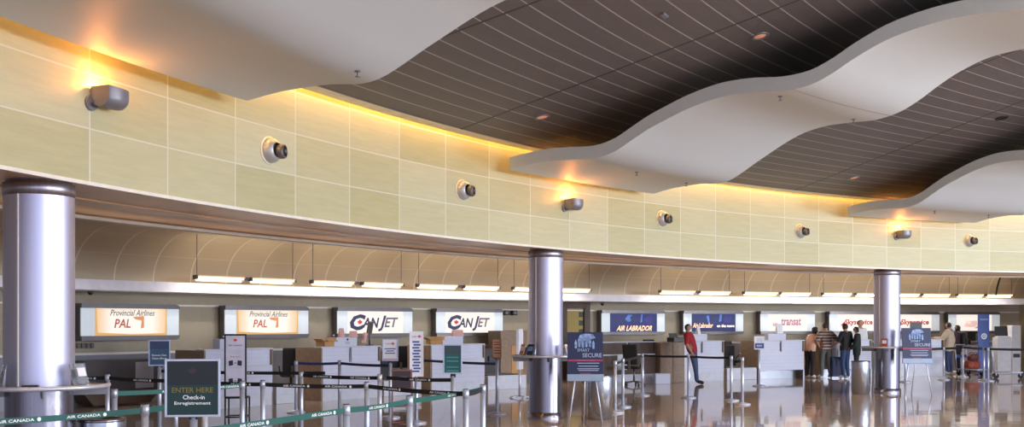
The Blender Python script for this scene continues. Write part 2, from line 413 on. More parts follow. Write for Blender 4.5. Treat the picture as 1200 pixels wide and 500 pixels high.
def ribbon(aL, aR, label):
    root = thing('wave_ceiling_panel', label, 'ceiling panel', pol(RW-.3, (aL+aR)/2, 4.2), 0, 'wave shaped ceiling panels')
    o = root.location; NS, NT = 110, 8; TH = .2
    und = MB(); fas = MB(); top = MB()
    def P(i, j, dz=0.0):
        s = 11.0*i/NS; t = j/NT
        z = interp(LT, s)*(1-t)+interp(RT, s)*t
        return pol(RW-.3-s, aL+(aR-aL)*t, z+dz)-o
    U = [[und.bm.verts.new(P(i, j)) for j in range(NT+1)] for i in range(NS+1)]
    for i in range(NS):
        for j in range(NT): und.bm.faces.new((U[i][j], U[i][j+1], U[i+1][j+1], U[i+1][j])).smooth = True
    und.build('underside', m_cloud, root)
    T = [[top.bm.verts.new(P(i, j, TH)) for j in range(NT+1)] for i in range(NS+1)]
    for i in range(NS):
        for j in range(NT): top.bm.faces.new((T[i][j], T[i+1][j], T[i+1][j+1], T[i][j+1])).smooth = True
    top.build('top_skin', m_fascia, root)
    ring = [(i, 0) for i in range(NS+1)]+[(NS, j) for j in range(1, NT+1)]+[(i, NT) for i in range(NS-1, -1, -1)]+[(0, j) for j in range(NT-1, 0, -1)]
    A = [fas.bm.verts.new(P(i, j)) for i, j in ring]; B = [fas.bm.verts.new(P(i, j, TH)) for i, j in ring]
    for k in range(len(ring)):
        k2 = (k+1) % len(ring); fas.bm.faces.new((A[k], A[k2], B[k2], B[k]))
    fas.build('edge_fascia', m_fascia, root)
    j_ = MB()
    for s0 in (4.75, 9.0):
        i0 = s0/11*NS
        for j in range(NT):
            q = [P(i0, j, -.003), P(i0, j+1, -.003), P(i0+.15, j+1, -.003), P(i0+.15, j, -.003)]
            j_.bm.faces.new([j_.bm.verts.new(v) for v in q])
    j_.build('panel_joint', M('joint_line', '#a29c98', .6), root)
    for s in (1.5, 4.5, 7.5):
        for t in (.55, .85):
            z = interp(LT, s)*(1-t)+interp(RT, s)*t+TH
            p = pol(RW-.3-s, aL+(aR-aL)*t, z)-o
            MB().cyl(p, p+Vector((0, 0, max(.05, zc(s+.3)+o.z*0-z))), .008, mat=m_grey, n=6).build('hanger_rod', None, root)
    def spk(s, t, lab):
        z = interp(LT, s)*(1-t)+interp(RT, s)*t
        h = thing('sprinkler_head', lab, 'sprinkler', pol(RW-.3-s, aL+(aR-aL)*t, z))
        MB().cyl((0, 0, 0), (0, 0, -.012), .035, .03, m_grey, 12).build('escutcheon', None, h)
        MB().cyl((0, 0, -.01), (0, 0, -.06), .010, mat=m_grey, n=8).cyl((0, 0, -.058), (0, 0, -.064), .028, mat=m_grey, n=10).build('deflector', None, h)
    return spk
s1 = ribbon(13.3, 22.88, 'white wavy ceiling panel filling the upper left corner, above the nearest wall light')
s2 = ribbon(35.5, 44.51, 'large white wavy ceiling panel with thick pale edge, in the middle of the hall')
s3 = ribbon(57.92, 66.85, 'white wavy ceiling panel farthest away at the right edge, above the farthest wall light')
s1(1.7, .9, 'small sprinkler head near the right tip of the upper left wave panel')
s1(2.3, .35, 'small sprinkler head near the top edge on the upper left wave panel')
s2(1.25, .45, 'small sprinkler head in the wall end of the middle wave panel, nearer its thick edge')
s2(1.0, .92, 'small sprinkler head at the low right corner of the middle wave panel by the wall')
s2(4.4, .12, 'small sprinkler head beside the thick edge halfway up the middle wave panel')
s2(4.3, .9, 'small sprinkler head at the right rim halfway up the middle wave panel')
s3(1.4, .3, 'small sprinkler head on the left half of the farthest wave panel')
s3(1.0, .85, 'small sprinkler head on the right half of the farthest wave panel')

# recessed downlights in the dark ceiling
def ceil_hit(px, y):
    lo, hi = 2.0, 40.0
    for _ in range(60):
        D = (lo+hi)/2; p = at(px, D, EYE+(H0-y)*D/F)
        s = RW-math.hypot(p.x-CX, p.y-CY)
        if p.z > zc(s): hi = D
        else: lo = D
    return at(px, lo, EYE+(H0-y)*lo/F)
m_lamp = M('downlight_lamp', '#e0b090', .4, emit='#ff9a78', es=.3)
for px, y, lab, lit in ((635, 137, 'round recessed downlight in dark ceiling left of the middle wave panel, nearer the wall', 1), (891, 42, 'round recessed downlight in dark ceiling above the thick edge of the middle wave panel', 1),
                        (1001, 208, 'small round recessed downlight in dark ceiling left of the farthest wave panel', 1), (1174, 138, 'unlit black round downlight in dark ceiling above the farthest wave panel', 0)):
    p = ceil_hit(px, y); dl = thing('downlight', lab, 'downlight', p)
    a = math.degrees(math.atan2(p.y-CY, CX-p.x)); dl.rotation_euler = (-math.atan(.212), 0, rot(a))
    MB().lathe([(.085, .01), (.085, -.012), (.12, -.012), (.12, .01)], mat=m_grey if lit else m_dark, n=20).build('trim_ring', None, dl)
    MB().lathe([(0, -.004), (.085, -.004), (.085, .01)], mat=m_lamp if lit else m_dark, n=20).build('lamp', None, dl)
p = ceil_hit(778, 17); a = math.degrees(math.atan2(p.y-CY, CX-p.x)); 
sd = thing('ceiling_detector', 'small pale slot detector on the dark slatted ceiling near the top edge', 'detector', p); sd.rotation_euler = (-math.atan(.212), 0, rot(a))
MB().box((0, 0, -.012), (.16, .06, .03), m_grey, bev=.008).build('housing', None, sd)

# ------------------------------------------------------------------ columns
def column(a, label, seam_deg):
    c = thing('column', label, 'column', pol(28.16, a), rot(a), 'steel clad columns')
    R = .31
    MB().lathe([(R, 1.12), (R, 2.88)], mat=m_steel, n=64).build('shaft', None, c)
    MB().lathe([(R-.012, .12), (R-.012, 1.12)], mat=m_polish, n=64).build('lower_shaft', None, c)
    MB().lathe([(R+.015, 0), (R+.015, .11), (R-.012, .12)], mat=m_polish, n=64).build('base_ring', None, c)
    MB().lathe([(R, 2.88), (R+.006, 2.88), (R+.006, 3.0), (R-.02, 3.0), (R-.02, 3.03)], mat=make_brushed('collar_steel', '#b9b4c0', .38, .4), n=64).build('collar', None, c)
    w = math.radians(seam_deg)
    MB().box((R*math.cos(w), R*math.sin(w), 2.0), (.014, .012, 1.76), m_trimw, (0, 0, w)).build('seam_strip', None, c)
    s = MB().lathe([(R-.01, 1.115), (.60, 1.115), (.60, 1.125), (R-.01, 1.125)], mat=M('shelf_top', '#8c7c74', .3), n=64).build('ring_shelf', None, c)
    MB().lathe([(.60, 1.098), (.622, 1.104), (.63, 1.12), (.622, 1.136), (.60, 1.14)], mat=m_post, n=64).build('rim', None, s)
    for k in range(4):
        t = PI/4+k*PI/2
        MB().box((.44*math.cos(t), .44*math.sin(t), 1.07), (.3, .012, .09), m_grey, (0, 0, t)).build('bracket', None, s)
    return c
column(on_arc(46, 28.16), 'brushed steel column nearest the camera at left, with a round shelf ring', -173)
column(on_arc(639.5, 28.16), 'brushed steel column in the middle, beside the easel poster', -177)
column(on_arc(1039.5, 28.16), 'brushed steel column at right, behind the far steel bin', -172)

# ------------------------------------------------------------------ wall lights and air jets
def sconce(a, z, label):
    r = thing('wall_light', label, 'wall light', pol(RW, a, z), rot(a), 'grey uplights on the panelled wall')
    MB().cyl((0, 0, -.07), (0, -.03, -.07), .075, mat=m_grey, n=24).build('mounting_plate', None, r)
    MB().cyl((0, -.02, -.07), (.03, -.14, -.04), .035, mat=m_grey, n=12).build('arm', None, r)
    prof = [(-.235, .085), (-.025, .085), (-.025, .0)] + [(-.13+.105*math.cos(t), .0+.11*math.sin(t)) for t in [-k*PI/10 for k in range(1, 10)]] + [(-.235, 0)]
    b = MB(); NN = len(prof)
    # D-shaped trough with an open top: shell, rounded far end
    secs = [(-.02, 1), (.22, 1), (.27, .93), (.295, .8), (.30, .62)]
    rows = []
    for x, k in secs: rows.append([b.bm.verts.new((x, -.13+(u+.13)*k, .02+(w-.02)*k)) for u, w in prof])
    for A, B in zip(rows[:-1], rows[1:]):
        for j in range(NN):
            if j == 0: continue                  # leave the flat top open
            b.bm.faces.new((A[j], A[(j+1) % NN], B[(j+1) % NN], B[j])).smooth = True
    b.bm.faces.new(rows[0]); b.bm.faces.new(rows[-1][::-1])
    b.build('housing', m_grey, r)
    MB().box((.12, -.13, .03), (.2, .12, .03), M('sconce_lamp', '#ffd090', .5, emit='#ffb050', es=25)).build('lamp', None, r)
    l = bpy.data.lights.new('sconce_bulb', 'POINT'); l.energy = SCONCE_E; l.color = (1, .30, .05); l.shadow_soft_size = .03
    lo = bpy.data.objects.new('sconce_bulb', l); COL.objects.link(lo); lo.parent = r
    lo.location = (.06, -.10, .115)
    return r
SCONCE_E = 20
sconce(18.5, 3.87, 'grey half-round wall light glowing orange, nearest the camera at upper left')
sconce(39.6, 3.84, 'grey half-round wall light glowing orange, under the middle wave panel')
sconce(62.05, 3.87, 'grey half-round wall light glowing orange, under the farthest wave panel at right')
m_jet = M('jet_aluminium', '#b4b3b8', .4, .45)
def jet(a, label):
    r = thing('air_jet_nozzle', label, 'air nozzle', pol(RW, a, 3.79), rot(a), 'round air nozzles on the panelled wall')
    X = Matrix.Rotation(PI/2, 4, 'X')
    MB().lathe([(0, 0), (.17, 0), (.17, .012), (.155, .02)], mat=m_trimw, n=32, mtx=X).build('flange', None, r)
    MB().lathe([(.155, .015), (.152, .04), (.14, .08), (.115, .115), (.09, .13)], mat=m_jet, n=32, mtx=X).build('bowl', None, r)
    mt = Matrix.Translation((.03, 0, -.01)) @ Matrix.Rotation(math.radians(14), 4, 'Z') @ X
    nz = MB().lathe([(.088, .10), (.09, .15), (.084, .185), (.066, .19), (.064, .15)], mat=m_gun, n=28, mtx=mt).build('nozzle', None, r)
    MB().lathe([(0, .17), (.06, .175), (.066, .187)], mat=m_dark, n=24, mtx=mt).build('nozzle_opening', None, nz)
jet(24.56, 'round silver air nozzle on the yellow wall, leftmost, nearest the camera')
jet(33.66, 'round silver air nozzle left of the middle wave panel tip')
jet(45.83, 'round silver air nozzle just right of the middle wave panel tip')
jet(55.29, 'round silver air nozzle left of the farthest wave panel')
jet(67.09, 'small round silver air nozzle at the far right end of the wall')

# ------------------------------------------------------------------ hanging fluorescent fixtures
FX = [(34.0, 'leftmost of the row, beside the near column'), (38.4, 'second pair from the left, above the second airline sign'), (43.6, 'above the first white airline sign with a leaf'), (49.0, 'above the second white airline sign, left of the middle column'), (54.0, 'partly behind the middle column'),
      (61.0, 'above the first dark blue airline sign'), (65.9, 'above the second dark blue sign'), (70.5, 'left of the right hand column'), (75.2, 'right of the right hand column'), (79.4, 'last of the row at the far right')]
LGT = [(230, 285), (294, 344), (366, 414), (425, 471), (490, 535), (544, 584), (602, 650), (652, 691), (774, 814), (820, 855.5), (872, 911), (915, 949.5), (964.5, 997.5), (1003, 1036), (1046, 1077), (1081, 1113), (1122, 1152), (1156, 1186)]
WHERE = ['leftmost in the row, right of the near column', 'second from the left in the row', 'above the left part of the first red-leaf airline sign', 'just right of the first red-leaf airline sign', 'above the left edge of the second red-leaf airline sign', 'above the right edge of the second red-leaf airline sign',
         'just left of and behind the middle column', 'just right of the middle column, above the yellow door', 'just right of the first dark blue airline sign', 'above the second dark blue airline sign', 'left end above the pink lettered sign', 'right end above the pink lettered sign',
         'above the people in a group at the counter', 'left of and behind the right column', 'right of and behind the right column', 'above the man in the cream jacket', 'above the blue totem sign', 'last at the far right of the row']
for k, (p0, p1) in enumerate(LGT):
    a, a2 = on_arc(p0, 35.9), on_arc(p1, 35.9); am = (a+a2)/2; L = math.radians(a2-a)*35.9
    r = thing('hanging_fluorescent_light', 'slim warm fluorescent light, '+WHERE[k], 'ceiling light', pol(35.9, am, 2.66), rot(am), 'fluorescent lights under the vault')
    MB().box((0, 0, .045), (L, .16, .03), m_fix, bev=.008).build('reflector', None, r)
    MB().cyl((-L/2+.03, -.04, .03), (L/2-.03, -.04, .03), .03, mat=m_tube, n=10).build('tube', None, r)
    MB().cyl((-L/2+.03, .04, -.03), (L/2-.03, .04, -.03), .03, mat=m_tube, n=10).build('tube', None, r)
    for s in (-1, 1): MB().box((s*(L/2+.015), 0, .02), (.04, .14, .09), m_gun).build('end_cap', None, r)
    la = bpy.data.lights.new('fixture_lamp', 'AREA'); la.shape = 'RECTANGLE'; la.size = L*.85; la.size_y = .05; la.energy = 30; la.color = (1, .93, .86)
    lo_ = bpy.data.objects.new('fixture_lamp', la); COL.objects.link(lo_); lo_.parent = r; lo_.location = (0, 0, .026)
    lu = bpy.data.lights.new('fixture_uplight', 'AREA'); lu.shape = 'RECTANGLE'; lu.size = L*.85; lu.size_y = .12; lu.energy = 5; lu.color = (1, .86, .66)
    lo_ = bpy.data.objects.new('fixture_uplight', lu); COL.objects.link(lo_); lo_.parent = r; lo_.location = (0, 0, .066); lo_.rotation_euler.x = PI
    x = -L/2+.02 if k % 2 == 0 else L/2-.02
    MB().cyl((x, 0, .06), (x, 0, 1.0), .006, mat=m_dark, n=6).build('suspension_cable', None, r)
    if k % 2 == 0: MB().box((L/2+.12, .02, .03), (.18, .10, .06), m_gun, bev=.01).build('junction_box', None, r)
# loose cable hanging on the vault at the right
cab = [(1178, 318), (1174, 322), (1171, 328), (1168.5, 337), (1167, 346)]
pts = []
for k, (px, y) in enumerate(cab):
    Rr = 35.3+.4*k/4; a_ = on_arc(px, Rr); p = pol(Rr, a_); p.z = EYE+(H0-y)*p.y/F; pts.append(p)
o = MB().tube([p-pts[-1] for p in pts], .03, m_dark).build('loose_cable', None, None, pts[-1]); tag(o, 'thick black cable dangling from the vault at the far right', 'cable')

# ------------------------------------------------------------------ lit airline signs on the back wall
def sign_box(p0, p1, label, face):
    a = (on_arc(p0, 37.45)+on_arc(p1, 37.45))/2; W, Hh = 2.28, .78
    W = max(2.0, math.radians(on_arc(p1, 37.45)-on_arc(p0, 37.45))*37.45)
    r = thing('airline_sign', label, 'illuminated sign', pol(37.62, a, 1.735), rot(a), 'lit airline signs behind the desks')
    MB().box((0, -.12, 0), (W-.02, .22, Hh-.2), m_gun).build('cabinet', None, r)
    for s in (-1, 1):
        b = MB(); h = .10
        c_ = [(W/2, -.11*s), (W/2-.0, .0)]
        poly = [(-W/2, 0), (W/2, 0), (W/2, h*.35), (W/2-.03, h*.8), (W/2-.1, h), (-W/2, h)]
        poly = [(u, s*(Hh/2-h)+s*w) for u, w in poly]
        b.prism(poly, 'y', -.27, 0, m_gun); b.build('top_rail' if s > 0 else 'bottom_rail', None, r)
        MB().box((s*(W/2-.16), -.225, 0), (.31, .03, Hh-.2), m_signend).build('end_panel', None, r)
    f = MB().box((0, -.225, 0), (W-.64, .03, Hh-.2), face).build('lit_face', None, r)
    return r, f, W-.64, Hh-.2
m_palgrey = M('pal_lettering', '#7a6458', .6, emit='#8a7468', es=.12); m_palred = M('pal_red', '#c05a48', .6, emit='#d86a5a', es=.2); m_palor = M('pal_orange', '#c88858', .6, emit='#f0a070', es=.4)
m_edgeglow = M('pal_edge', '#6a5c44', .6, emit='#f0bc78', es=.75)
m_cjblue = M('canjet_navy', '#32365c', .6, emit='#32365c', es=.12); m_cjgrey = M('canjet_grey', '#6e7080', .6)
Y_ = -.243
for p0, p1, lab in ((93, 208, 'cream lit airline sign with pale red letters, leftmost, right of the near column'), (262, 360, 'cream lit airline sign with pale red letters, second from the left')):
    r, f, w, h = sign_box(p0, p1, lab, m_cream)
    text('Provincial Airlines', 'lettering', m_palgrey, f, (0.02, Y_, h*.34), width=w*.62, height=.13, shear=.35, bold=.012)
    text('PAL', 'lettering', m_palred, f, (-w*.13, Y_, -.03), width=.40, height=.19, shear=.2, bold=.02)
    flat(f, 'tail_emblem', m_palor, [(.02, .11), (.30, .13), (.30, -.12), (.22, -.14), (.24, .03), (.08, .06)], Y_+.002)
    flat(f, 'side_tint', m_edgeglow, [(-w/2, -h/2), (-w/2+.07, -h/2), (-w/2+.04, h/2), (-w/2, h/2)], Y_+.002)
    flat(f, 'side_tint', m_edgeglow, [(w/2, -h/2), (w/2-.05, -h/2), (w/2-.03, h/2), (w/2, h/2)], Y_+.002)
    flat(f, 'bottom_tint', m_edgeglow, [(-w/2, -h/2), (w/2, -h/2), (w/2, -h/2+.05), (0, -h/2+.03), (-w/2, -h/2+.07)], Y_+.0025)
for p0, p1, lab in ((394, 482, 'white lit airline sign with navy letters and red leaf, left one of the pair'), (510, 588, 'white lit airline sign with navy letters and red leaf, right one beside the middle column')):
    r, f, w, h = sign_box(p0, p1, lab, m_glow)
    k = w/1.64
    text('C', 'lettering', m_cjblue, f, (-.53*k, Y_, 0), width=.46*k, height=.42, shear=.25, bold=.045)
    text('AN', 'lettering', m_cjblue, f, (-.155*k, Y_, -.01), width=.50*k, height=.27, shear=.25, bold=.03)
    text('J', 'lettering', m_cjblue, f, (.185*k, Y_, -.03), width=.24*k, height=.42, shear=.3, bold=.03)
    text('ET', 'lettering', m_cjgrey, f, (.455*k, Y_, .0), width=.42*k, height=.26, shear=.25, bold=.025)
    leaf(f, m_leafred, (-.47*k, Y_, .0), .085)
m_orangetx = M('orange_lettering', '#ffd8b0', .5, emit='#ffb888', es=1.2); m_white_tx = M('white_lettering', '#ffffff', .5, emit='#ffe8dc', es=1.0)
m_sky = M('photo_lightblue', '#4668b0', .6, emit='#6d93d8', es=.3, na=.3); m_viol = M('photo_violet', '#2e2c6c', .6, emit='#4a44a0', es=.3, na=.3)
r, f, w, h = sign_box(704, 778, 'dark blue lit airline sign with one slanted orange title, right of the yellow door', m_blueimg)
text('AIR LABRADOR', 'lettering', m_orangetx, f, (.02, Y_, -h*.31), width=w*.76, height=.17, shear=.4, bold=.02)
flat(f, 'picture_patch', m_sky, [(-.35, .1), (-.22, .25), (-.05, .24), (-.15, .16), (-.1, .05), (-.22, .02)], Y_+.002)
flat(f, 'picture_patch', m_sky, [(.25, .0), (.3, .27), (.34, .27), (.33, .02)], Y_+.002)
flat(f, 'picture_patch', m_viol, [(.4, .1), (.6, .25), (.75, .26), (.7, -.05), (.5, -.02)], Y_+.002)
r, f, w, h = sign_box(800, 870, 'dark blue lit airline sign with two small white titles, above the person in red', m_blueimg)
text('Air Labrador', 'lettering', m_orangetx, f, (-w*.25, Y_, -h*.16), width=w*.46, height=.16, shear=.3, bold=.02)
text('on the move', 'lettering', m_white_tx, f, (w*.27, Y_, -h*.18), width=w*.4, height=.10, bold=.02)
flat(f, 'picture_patch', m_sky, [(-.22, -.03), (-.3, .22), (-.2, .24), (-.16, -.03)], Y_+.002)
flat(f, 'picture_patch', m_viol, [(.42, -.02), (.4, .2), (.55, .27), (.72, .2), (.66, .0)], Y_+.002)
flat(f, 'picture_patch', m_sky, [(.2, .02), (.24, .27), (.32, .27), (.3, .05)], Y_+.002)
m_pinktx = M('pink_lettering', '#a87088', .6, emit='#c88ca4', es=.25); m_skyred = M('red_lettering', '#a83428', .6, emit='#c03828', es=.25)
r, f, w, h = sign_box(890, 954, 'white lit airline sign with faint pink letters, above the counter left of the group', m_glow)
text('air', 'lettering', m_pinktx, f, (-w*.33, Y_, -.05), width=.2, height=.13, bold=.02)
text('transat', 'lettering', m_pinktx, f, (w*.08, Y_, .03), width=.80, height=.25, shear=.1, bold=.03)
for p0, p1, lab in ((971, 1034, 'white lit airline sign with red letters, above the group left of the right column'), (1037, 1100, 'white lit airline sign with red letters, right of the right column')):
    r, f, w, h = sign_box(p0, p1, lab, m_glow)
    text('Skyservice', 'lettering', m_skyred, f, (.08, Y_, 0), width=w*.74, height=.24, shear=.15, bold=.03)
    flat(f, 'swoosh_emblem', m_skyred, [(-w*.42, -.09), (-w*.3, .06), (-w*.3, -.09)], Y_+.002)
r, f, w, h = sign_box(1115, 1166, 'white lit sign with a small brown picture, last on the wall behind the blue totem', m_glow)
flat(f, 'picture_patch', M('picture_brown', '#b08070', .6, emit='#b08070', es=.4), [(0, -.2), (.15, -.12), (.35, -.02), (.5, -.04), (.45, -.2)], Y_+.002)
flat(f, 'picture_patch', M('picture_rose', '#e8c0b8', .6, emit='#e8c0b8', es=.6), [(-.4, -.15), (-.3, .05), (.1, .1), (.2, -.05), (0, -.16)], Y_+.002)
# small fittings on the back wall
for px, z, lab in ((106, 2.3, 'tiny black dome camera under the ledge, right of the near column'), (706, 2.27, 'tiny black dome camera under the ledge above the first dark blue sign')):
    a = on_arc(px, 37.3); r = thing('dome_camera', lab, 'camera', pol(37.3, a, z+.07), rot(a))
    MB().cyl((0, 0, 0), (0, 0, -.03), .07, mat=m_gun, n=16).build('mount', None, r); MB().sph((0, 0, -.03), .055, m_dark).build('dome', None, r)
for px, lab in ((592, 'small black wall speaker beside the second red-leaf sign, left of two'), (602, 'small black wall speaker beside the second red-leaf sign, right of two')):
    a = on_arc(px, 37.6); r = thing('wall_speaker', lab, 'speaker', pol(37.66, a, 2.02), rot(a))
    MB().box((0, -.09, 0), (.16, .12, .14), m_dark, bev=.02).build('case', None, r); MB().box((0, -.02, 0), (.05, .06, .05), m_gun).build('bracket', None, r)
    MB().cyl((0, -.15, 0), (0, -.156, 0), .05, mat=m_gun, n=14).build('grille', None, r)
for k, px in enumerate((94, 99.5, 105, 110.5)):
    a = on_arc(px, 37.6); r = thing('wall_socket', ['leftmost', 'second', 'third', 'rightmost'][k]+' small dark socket plate in the row of four under the leftmost sign', 'socket', pol(37.67, a, 1.24), rot(a), 'socket plates under the leftmost sign')
    MB().box((0, -.01, 0), (.07, .02, .11), M('socket_taupe', '#6a6056', .6), bev=.004).build('plate', None, r); MB().box((0, -.022, -.01), (.03, .006, .05), m_gun).build('outlet', None, r)

# ------------------------------------------------------------------ check-in counters
RF = 34.5
def counter(p0, p1, label, wood=m_wood, legs=False, raised=True, front=m_lam, R=RF):
    a, a2 = on_arc(p0, R), on_arc(p1, R); am = (a+a2)/2; W = math.radians(a2-a)*R; D = .95
    r = thing('check_in_counter', label, 'counter', pol(R, am), rot(am), 'check-in counters')
    for s in (-1, 1): MB().box((s*(W/2-.02), D/2+.02, .585), (.04, D-.04, 1.17), wood, bev=.006).build('side_panel', None, r)
    b = MB(); b.box((0, .05, .54), (W-.08, .06, .54), front)
    for k in range(1, 5 if front is m_lam else 1): b.box((0, .018, .27+k*.108), (W-.08, .004, .008), m_lam2)
    b.build('lower_front', None, r)
    for s in (-1, 1):
        b = MB(); b.box((s*W/4, .12, .99), (W/2-.08, .06, .36), front)
        for k in range(1, 4 if front is m_lam else 1): b.box((s*W/4, .088, .81+k*.09), (W/2-.08, .004, .006), m_lam2)
        b.build('upper_front', None, r)
    MB().box((0, .10, .825), (W-.08, .14, .03), m_top).build('bag_rest', None, r)
    MB().box((0, .16, 1.18), (W, .26, .03), m_top, bev=.006).build('transaction_shelf', None, r)
    MB().box((0, .62, .75), (W-.08, .62, .04), m_top).build('worktop', None, r)
    if legs:
        MB().box((0, .35, .13), (W-.2, .04, .26), m_kick).build('kick_plate', None, r)
        for s in (-1, 1): MB().box((s*(W/2-.04), .05, .135), (.05, .05, .27), m_kick).build('leg', None, r)
    else:
        MB().box((0, .06, .135), (W-.08, .05, .27), M('base_white', '#c3c6d2', .35)).build('kick_plate', None, r)
    if raised:
        c = MB().box((-.1*W/1.8, .24, 1.29), (.66, .22, .20), front, bev=.005).build('terminal_housing', None, r)
    return r, W
c1, W1 = counter(241, 322, 'white laminate check-in counter with brown end, leftmost, behind the baggage size sign')
c2, W2 = counter(378, 448, 'white laminate check-in counter with maple leaf print on top, under the left red-leaf sign')
text('CO', 'lettering', M('black_lettering', '#22242a', .6), c2, (.05-.1, .127, 1.27), width=.12, height=.05)
leaf(c2, m_dark, (-.05, .126, 1.34), .04, name='leaf_print')
c3, W3 = counter(506, 570, 'white laminate check-in counter behind the teal sign, under the right red-leaf sign')
c4, W4 = counter(706, 770, 'low dark check-in desk behind the black chair, under the first dark blue sign', m_darkwood, raised=False, front=m_darkwood)
MB().box((-.28, .01, .62), (.34, .02, .44), M('panel_pale', '#cfd8dc', .5), bev=.004).build('pale_notice_panel', None, c4)
c5, W5 = counter(799, 850, 'white laminate check-in counter beside the person in red')
c6, W6 = counter(890, 944, 'white laminate check-in counter on steel legs, left of the group of travellers', legs=True)
c7, W7 = counter(962, 1023, 'white laminate check-in counter behind the group of travellers', legs=True)
c8, W8 = counter(1048, 1107, 'white laminate check-in counter in front of the man in the cream jacket', m_darkwood)
# wide woodwork between and beside the counters
m_dkbox = M('scale_dark', '#2e2c30', .5)
def scale_unit(p0, p1, label, h=.36):
    a, a2 = on_arc(p0, RF+.1), on_arc(p1, RF+.1); am = (a+a2)/2; W = math.radians(a2-a)*RF
    r = thing('baggage_scale', label, 'baggage scale', pol(RF+.1, am), rot(am), 'baggage scales between counters')
    b = MB(); b.box((0, .5, h/2), (W, 1.0, h), M('base_white', '#c3c6d2', .35), bev=.01); b.box((0, -.004, h*.55), (W-.1, .006, .01), m_lam2); b.build('housing', None, r)
    MB().box((0, .55, h+.012), (W-.12, .85, .03), m_dkbox).build('belt_top', None, r)
    MB().box((0, 1.06, h+.33), (W-.06, .06, .66), m_dkbox, bev=.02).build('back_screen', None, r)
    MB().box((W*.22, 1.0, h+.40), (.18, .05, .14), m_dark, bev=.01).build('weight_display', None, r)
scale_unit(324, 346, 'white low baggage scale with dark back, between the leftmost counter and the leaf print counter')
scale_unit(450, 494, 'white low baggage scale with dark back, behind the tall white notice')
scale_unit(572, 617, 'white low baggage scale with dark back, just left of the middle column')
scale_unit(852, 887, 'white low baggage scale with dark back, right of the person in red')
# grey baggage belt casing at far left
a, a2 = on_arc(95, 37.0), on_arc(186, 37.0); am = (a+a2)/2; W = math.radians(a2-a)*36.9
r = thing('baggage_conveyor', 'long dark steel baggage conveyor casing against the wall, under the leftmost sign', 'conveyor', pol(36.9, am), rot(am))
m_dsteel = M('dark_steel', '#5a5658', .35, .6)
MB().prism([(-W/2, .28), (W/2, .28), (W/2, .90), (W/2-.05, .95), (-W/2+.05, .95), (-W/2, .90)], 'y', 0, .6, m_dsteel).build('casing', None, r)
MB().prism([(-W/2+.02, .28), (-W/2+.25, .03), (W/2-.25, .03), (W/2-.02, .28)], 'y', .03, .55, m_darkwood).build('plinth', None, r)
MB().box((W*.27, -.006, .62), (W*.24, .012, .55), M('light_steel', '#a9a9b4', .35, .5)).build('access_panel', None, r)

# black office chairs behind the counters
def chair(px, R, label, turn=0.3):
    a = on_arc(px, R); r = thing('office_chair', label, 'chair', pol(R, a), rot(a)+turn, 'office chairs behind the desks')
    MB().box((0, 0, .50), (.48, .46, .09), m_dark, bev=.035).build('seat', None, r)
    MB().box((0, .23, .86), (.44, .07, .56), m_dark, (-.12, 0, 0), bev=.03).build('backrest', None, r)
    MB().box((0, .27, .60), (.06, .02, .26), m_gun).build('back_bar', None, r)
    MB().cyl((0, 0, .1), (0, 0, .46), .03, mat=m_gun, n=10).build('gas_lift', None, r)
    for k in range(5):
        t = k*2*PI/5; d = Vector((math.cos(t), math.sin(t), 0))
        lg = MB().tube([d*.03+Vector((0, 0, .11)), d*.28+Vector((0, 0, .075))], .022, m_gun, 6).build('base_leg', None, r)
        MB().cyl(d*.28+Vector((-.015, 0, .03)), d*.28+Vector((.015, 0, .03)), .03, mat=m_dark, n=10).build('castor', None, lg)
    for s in (-1, 1): MB().tube([(s*.22, .1, .5), (s*.27, .1, .6), (s*.27, .0, .70), (s*.27, -.15, .70)], .018, m_dark, 6).build('armrest', None, r)
chair(341, 36.3, 'black office chair behind the gap right of the leftmost counter', 2.6)
chair(466, 36.2, 'black office chair behind the tall white notice', 2.8)
chair(743, 33.9, 'black office chair with high back in front of the low dark desk', 1.95)
chair(861, 36.2, 'black office chair behind the scale right of the person in red', .4)

# things on the counters
def box_on(px, R, z, s, mat, name, label, cat, flap=False, rz=0.0):
    a = on_arc(px, R); o_ = MB()
    if flap:
        r = thing(name, label, cat, pol(R, a, z), rot(a)+rz)
        b = MB(); t = .006; w, d, h = s
        b.box((0, 0, t/2), (w, d, t), mat)
        for sx in (-1, 1): b.box((sx*(w/2-t/2), 0, h/2), (t, d, h), mat)
        for sy in (-1, 1): b.box((0, sy*(d/2-t/2), h/2), (w, t, h), mat)
        b.build('carton', None, r)
        MB().box((0, -d/2-.05, h+.03), (w, .14, t), mat, (.6, 0, 0)).build('flap', None, r)
        MB().box((-w/2-.05, 0, h+.02), (.12, d, t), mat, (0, .5, 0)).build('flap', None, r)
        MB().box((w/2+.04, 0, h+.03), (.12, d, t), mat, (0, -.7, 0)).build('flap', None, r)
        return r
    o_.box((0, 0, s[2]/2), s, mat, bev=min(s)*.15); r = o_.build(name, None, None, pol(R, a, z), rot(a)+rz); tag(r, label, cat); return r
box_on(381, RF+.16, 1.197, (.34, .24, .12), m_cardb, 'cardboard_box', 'open cardboard box on the brown end of the leaf print counter', 'box', True, .2)
box_on(509, RF+.16, 1.197, (.34, .24, .12), m_cardb, 'cardboard_box', 'open cardboard box on the brown end of the counter behind the teal sign', 'box', True, -.2)
m_pink = M('pink_card', '#d8a8a0', .7)
def tent(px, R, z, w, h, mat, label, rz=0.0):
    a = on_arc(px, R); r = MB()
    r.prism([(-.05, 0), (.05, 0), (.006, h), (-.006, h)], 'x', -w/2, w/2, mat)
    o_ = r.build('tent_card', None, None, pol(R, a, z), rot(a)+rz); tag(o_, label, 'card')
tent(400, RF+.24, 1.395, .13, .2, m_pink, 'small pink card standing left on the leaf print counter')
